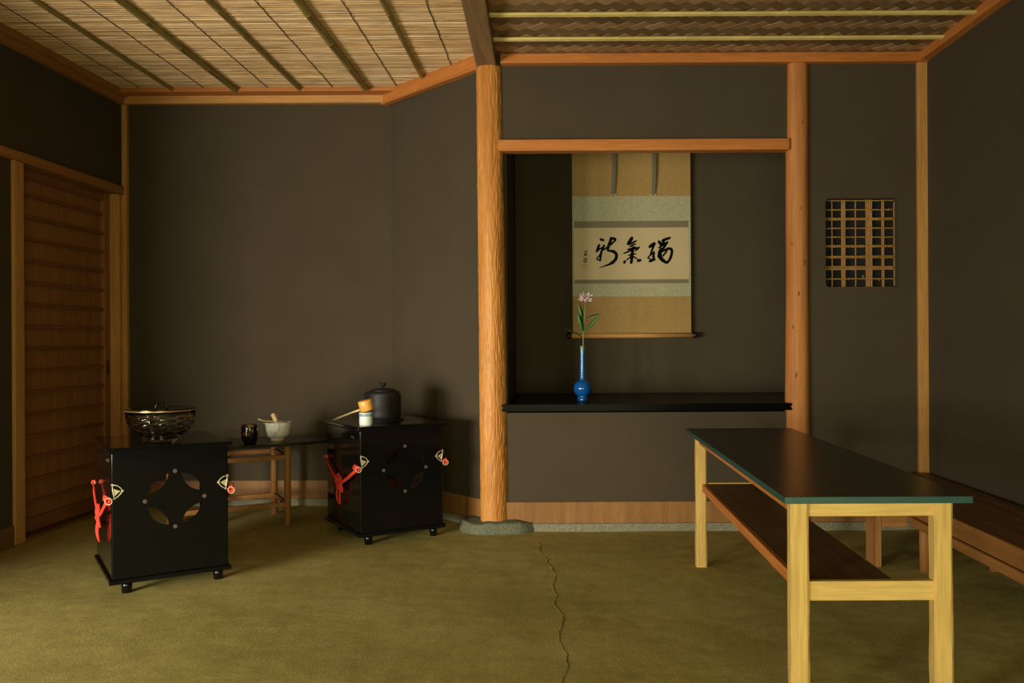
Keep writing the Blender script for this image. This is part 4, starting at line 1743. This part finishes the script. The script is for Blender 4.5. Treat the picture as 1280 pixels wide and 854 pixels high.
LXa, LXb, LYa, LYb = -0.185, 0.182, -0.805, 0.765
for (x, y) in ((LXa, LYa), (LXb, LYa), (LXa, LYb), (LXb, LYb)):
    hewn_leg(x, y, 0.046, TZ - 0.0165, tb, 'paleZ')
for y in (LYa, LYb):
    mb = MB()
    mb.box(LXa + 0.018, LXb - 0.018, y - 0.010, y + 0.010, TZ - 0.060, TZ - 0.017)
    mb.build('apron', 'paleX', tb, 0.002)
    mb = MB()
    mb.box(LXa + 0.018, LXb - 0.018, y - 0.011, y + 0.011, 0.312, 0.362)
    mb.build('stretcher', 'paleX', tb, 0.002)
for x in (LXa, LXb):
    mb = MB()
    mb.box(x - 0.010, x + 0.010, LYa + 0.018, LYb - 0.018, TZ - 0.058, TZ - 0.017)
    mb.build('apron', 'cedarY', tb, 0.002)
for k in range(3):
    mb = MB()
    xa = LXa + 0.018 + 0.078 * k
    mb.box(xa + 0.0006, xa + 0.0774, LYa + 0.010, LYb - 0.010, 0.343, 0.358)
    mb.build('shelf_plank', 'brownY', tb, 0.0015)
mb = MB()
mb.box(LXa + 0.002, LXa + 0.018, LYa + 0.012, LYb - 0.012, 0.326, 0.3585)
mb.build('shelf_edge', 'cedarY', tb, 0.002)

# ------------------------------------------------------------------ bench along the right wall
bn = thing('wall_bench', 'low plank bench with brown seat along the plaster wall', 'bench', (1.70, 3.0, 0))
BZ = 0.295


def bench_box(name, xa, xb, ya, yb_, za, zb2, mat, bev=0.003):
    mb = MB()
    mb.box(xa - 1.70, xb - 1.70, ya - 3.0, yb_ - 3.0, za, zb2)
    return mb.build(name, mat, bn, bev)


nP = 5
for k in range(nP):
    xa = 1.515 + (1.885 - 1.515) / nP * k
    bench_box('seat_plank', xa + 0.001, xa + (1.885 - 1.515) / nP - 0.001, 0.9, 4.53, BZ - 0.025, BZ, 'brownY')
for k in range(2):
    xa = 1.36 + 0.0775 * k
    bench_box('seat_plank', xa + 0.001, xa + 0.0765, 3.80, 4.53, BZ - 0.025, BZ, 'brownY')
bench_box('front_board', 1.497, 1.514, 0.9, 3.815, BZ - 0.068, BZ + 0.001, 'benchY')
bench_box('lower_rail', 1.487, 1.520, 0.9, 3.755, 0.186, 0.224, 'benchY', 0.006)
bench_box('end_board', 1.388, 1.497, 3.800, 3.815, BZ - 0.125, BZ - 0.026, 'benchX')
bench_box('side_board', 1.350, 1.359, 3.802, 4.53, BZ - 0.075, BZ + 0.001, 'benchY')
bench_box('plank_leg', 1.362, 1.386, 3.805, 3.935, -0.004, BZ - 0.027, 'benchZ')
for (xx, yy) in ((1.545, 3.735), (1.84, 3.735), (1.545, 2.45), (1.84, 2.45), (1.545, 1.1), (1.84, 1.1)):
    mb = MB()
    mb.tube([(xx - 1.70, yy - 3.0, -0.004), (xx - 1.70, yy - 3.0, 0.14), (xx - 1.70, yy - 3.0, BZ - 0.024)], [0.0225, 0.0235, 0.0235], 16)
    mb.build('leg', 'benchZ', bn)
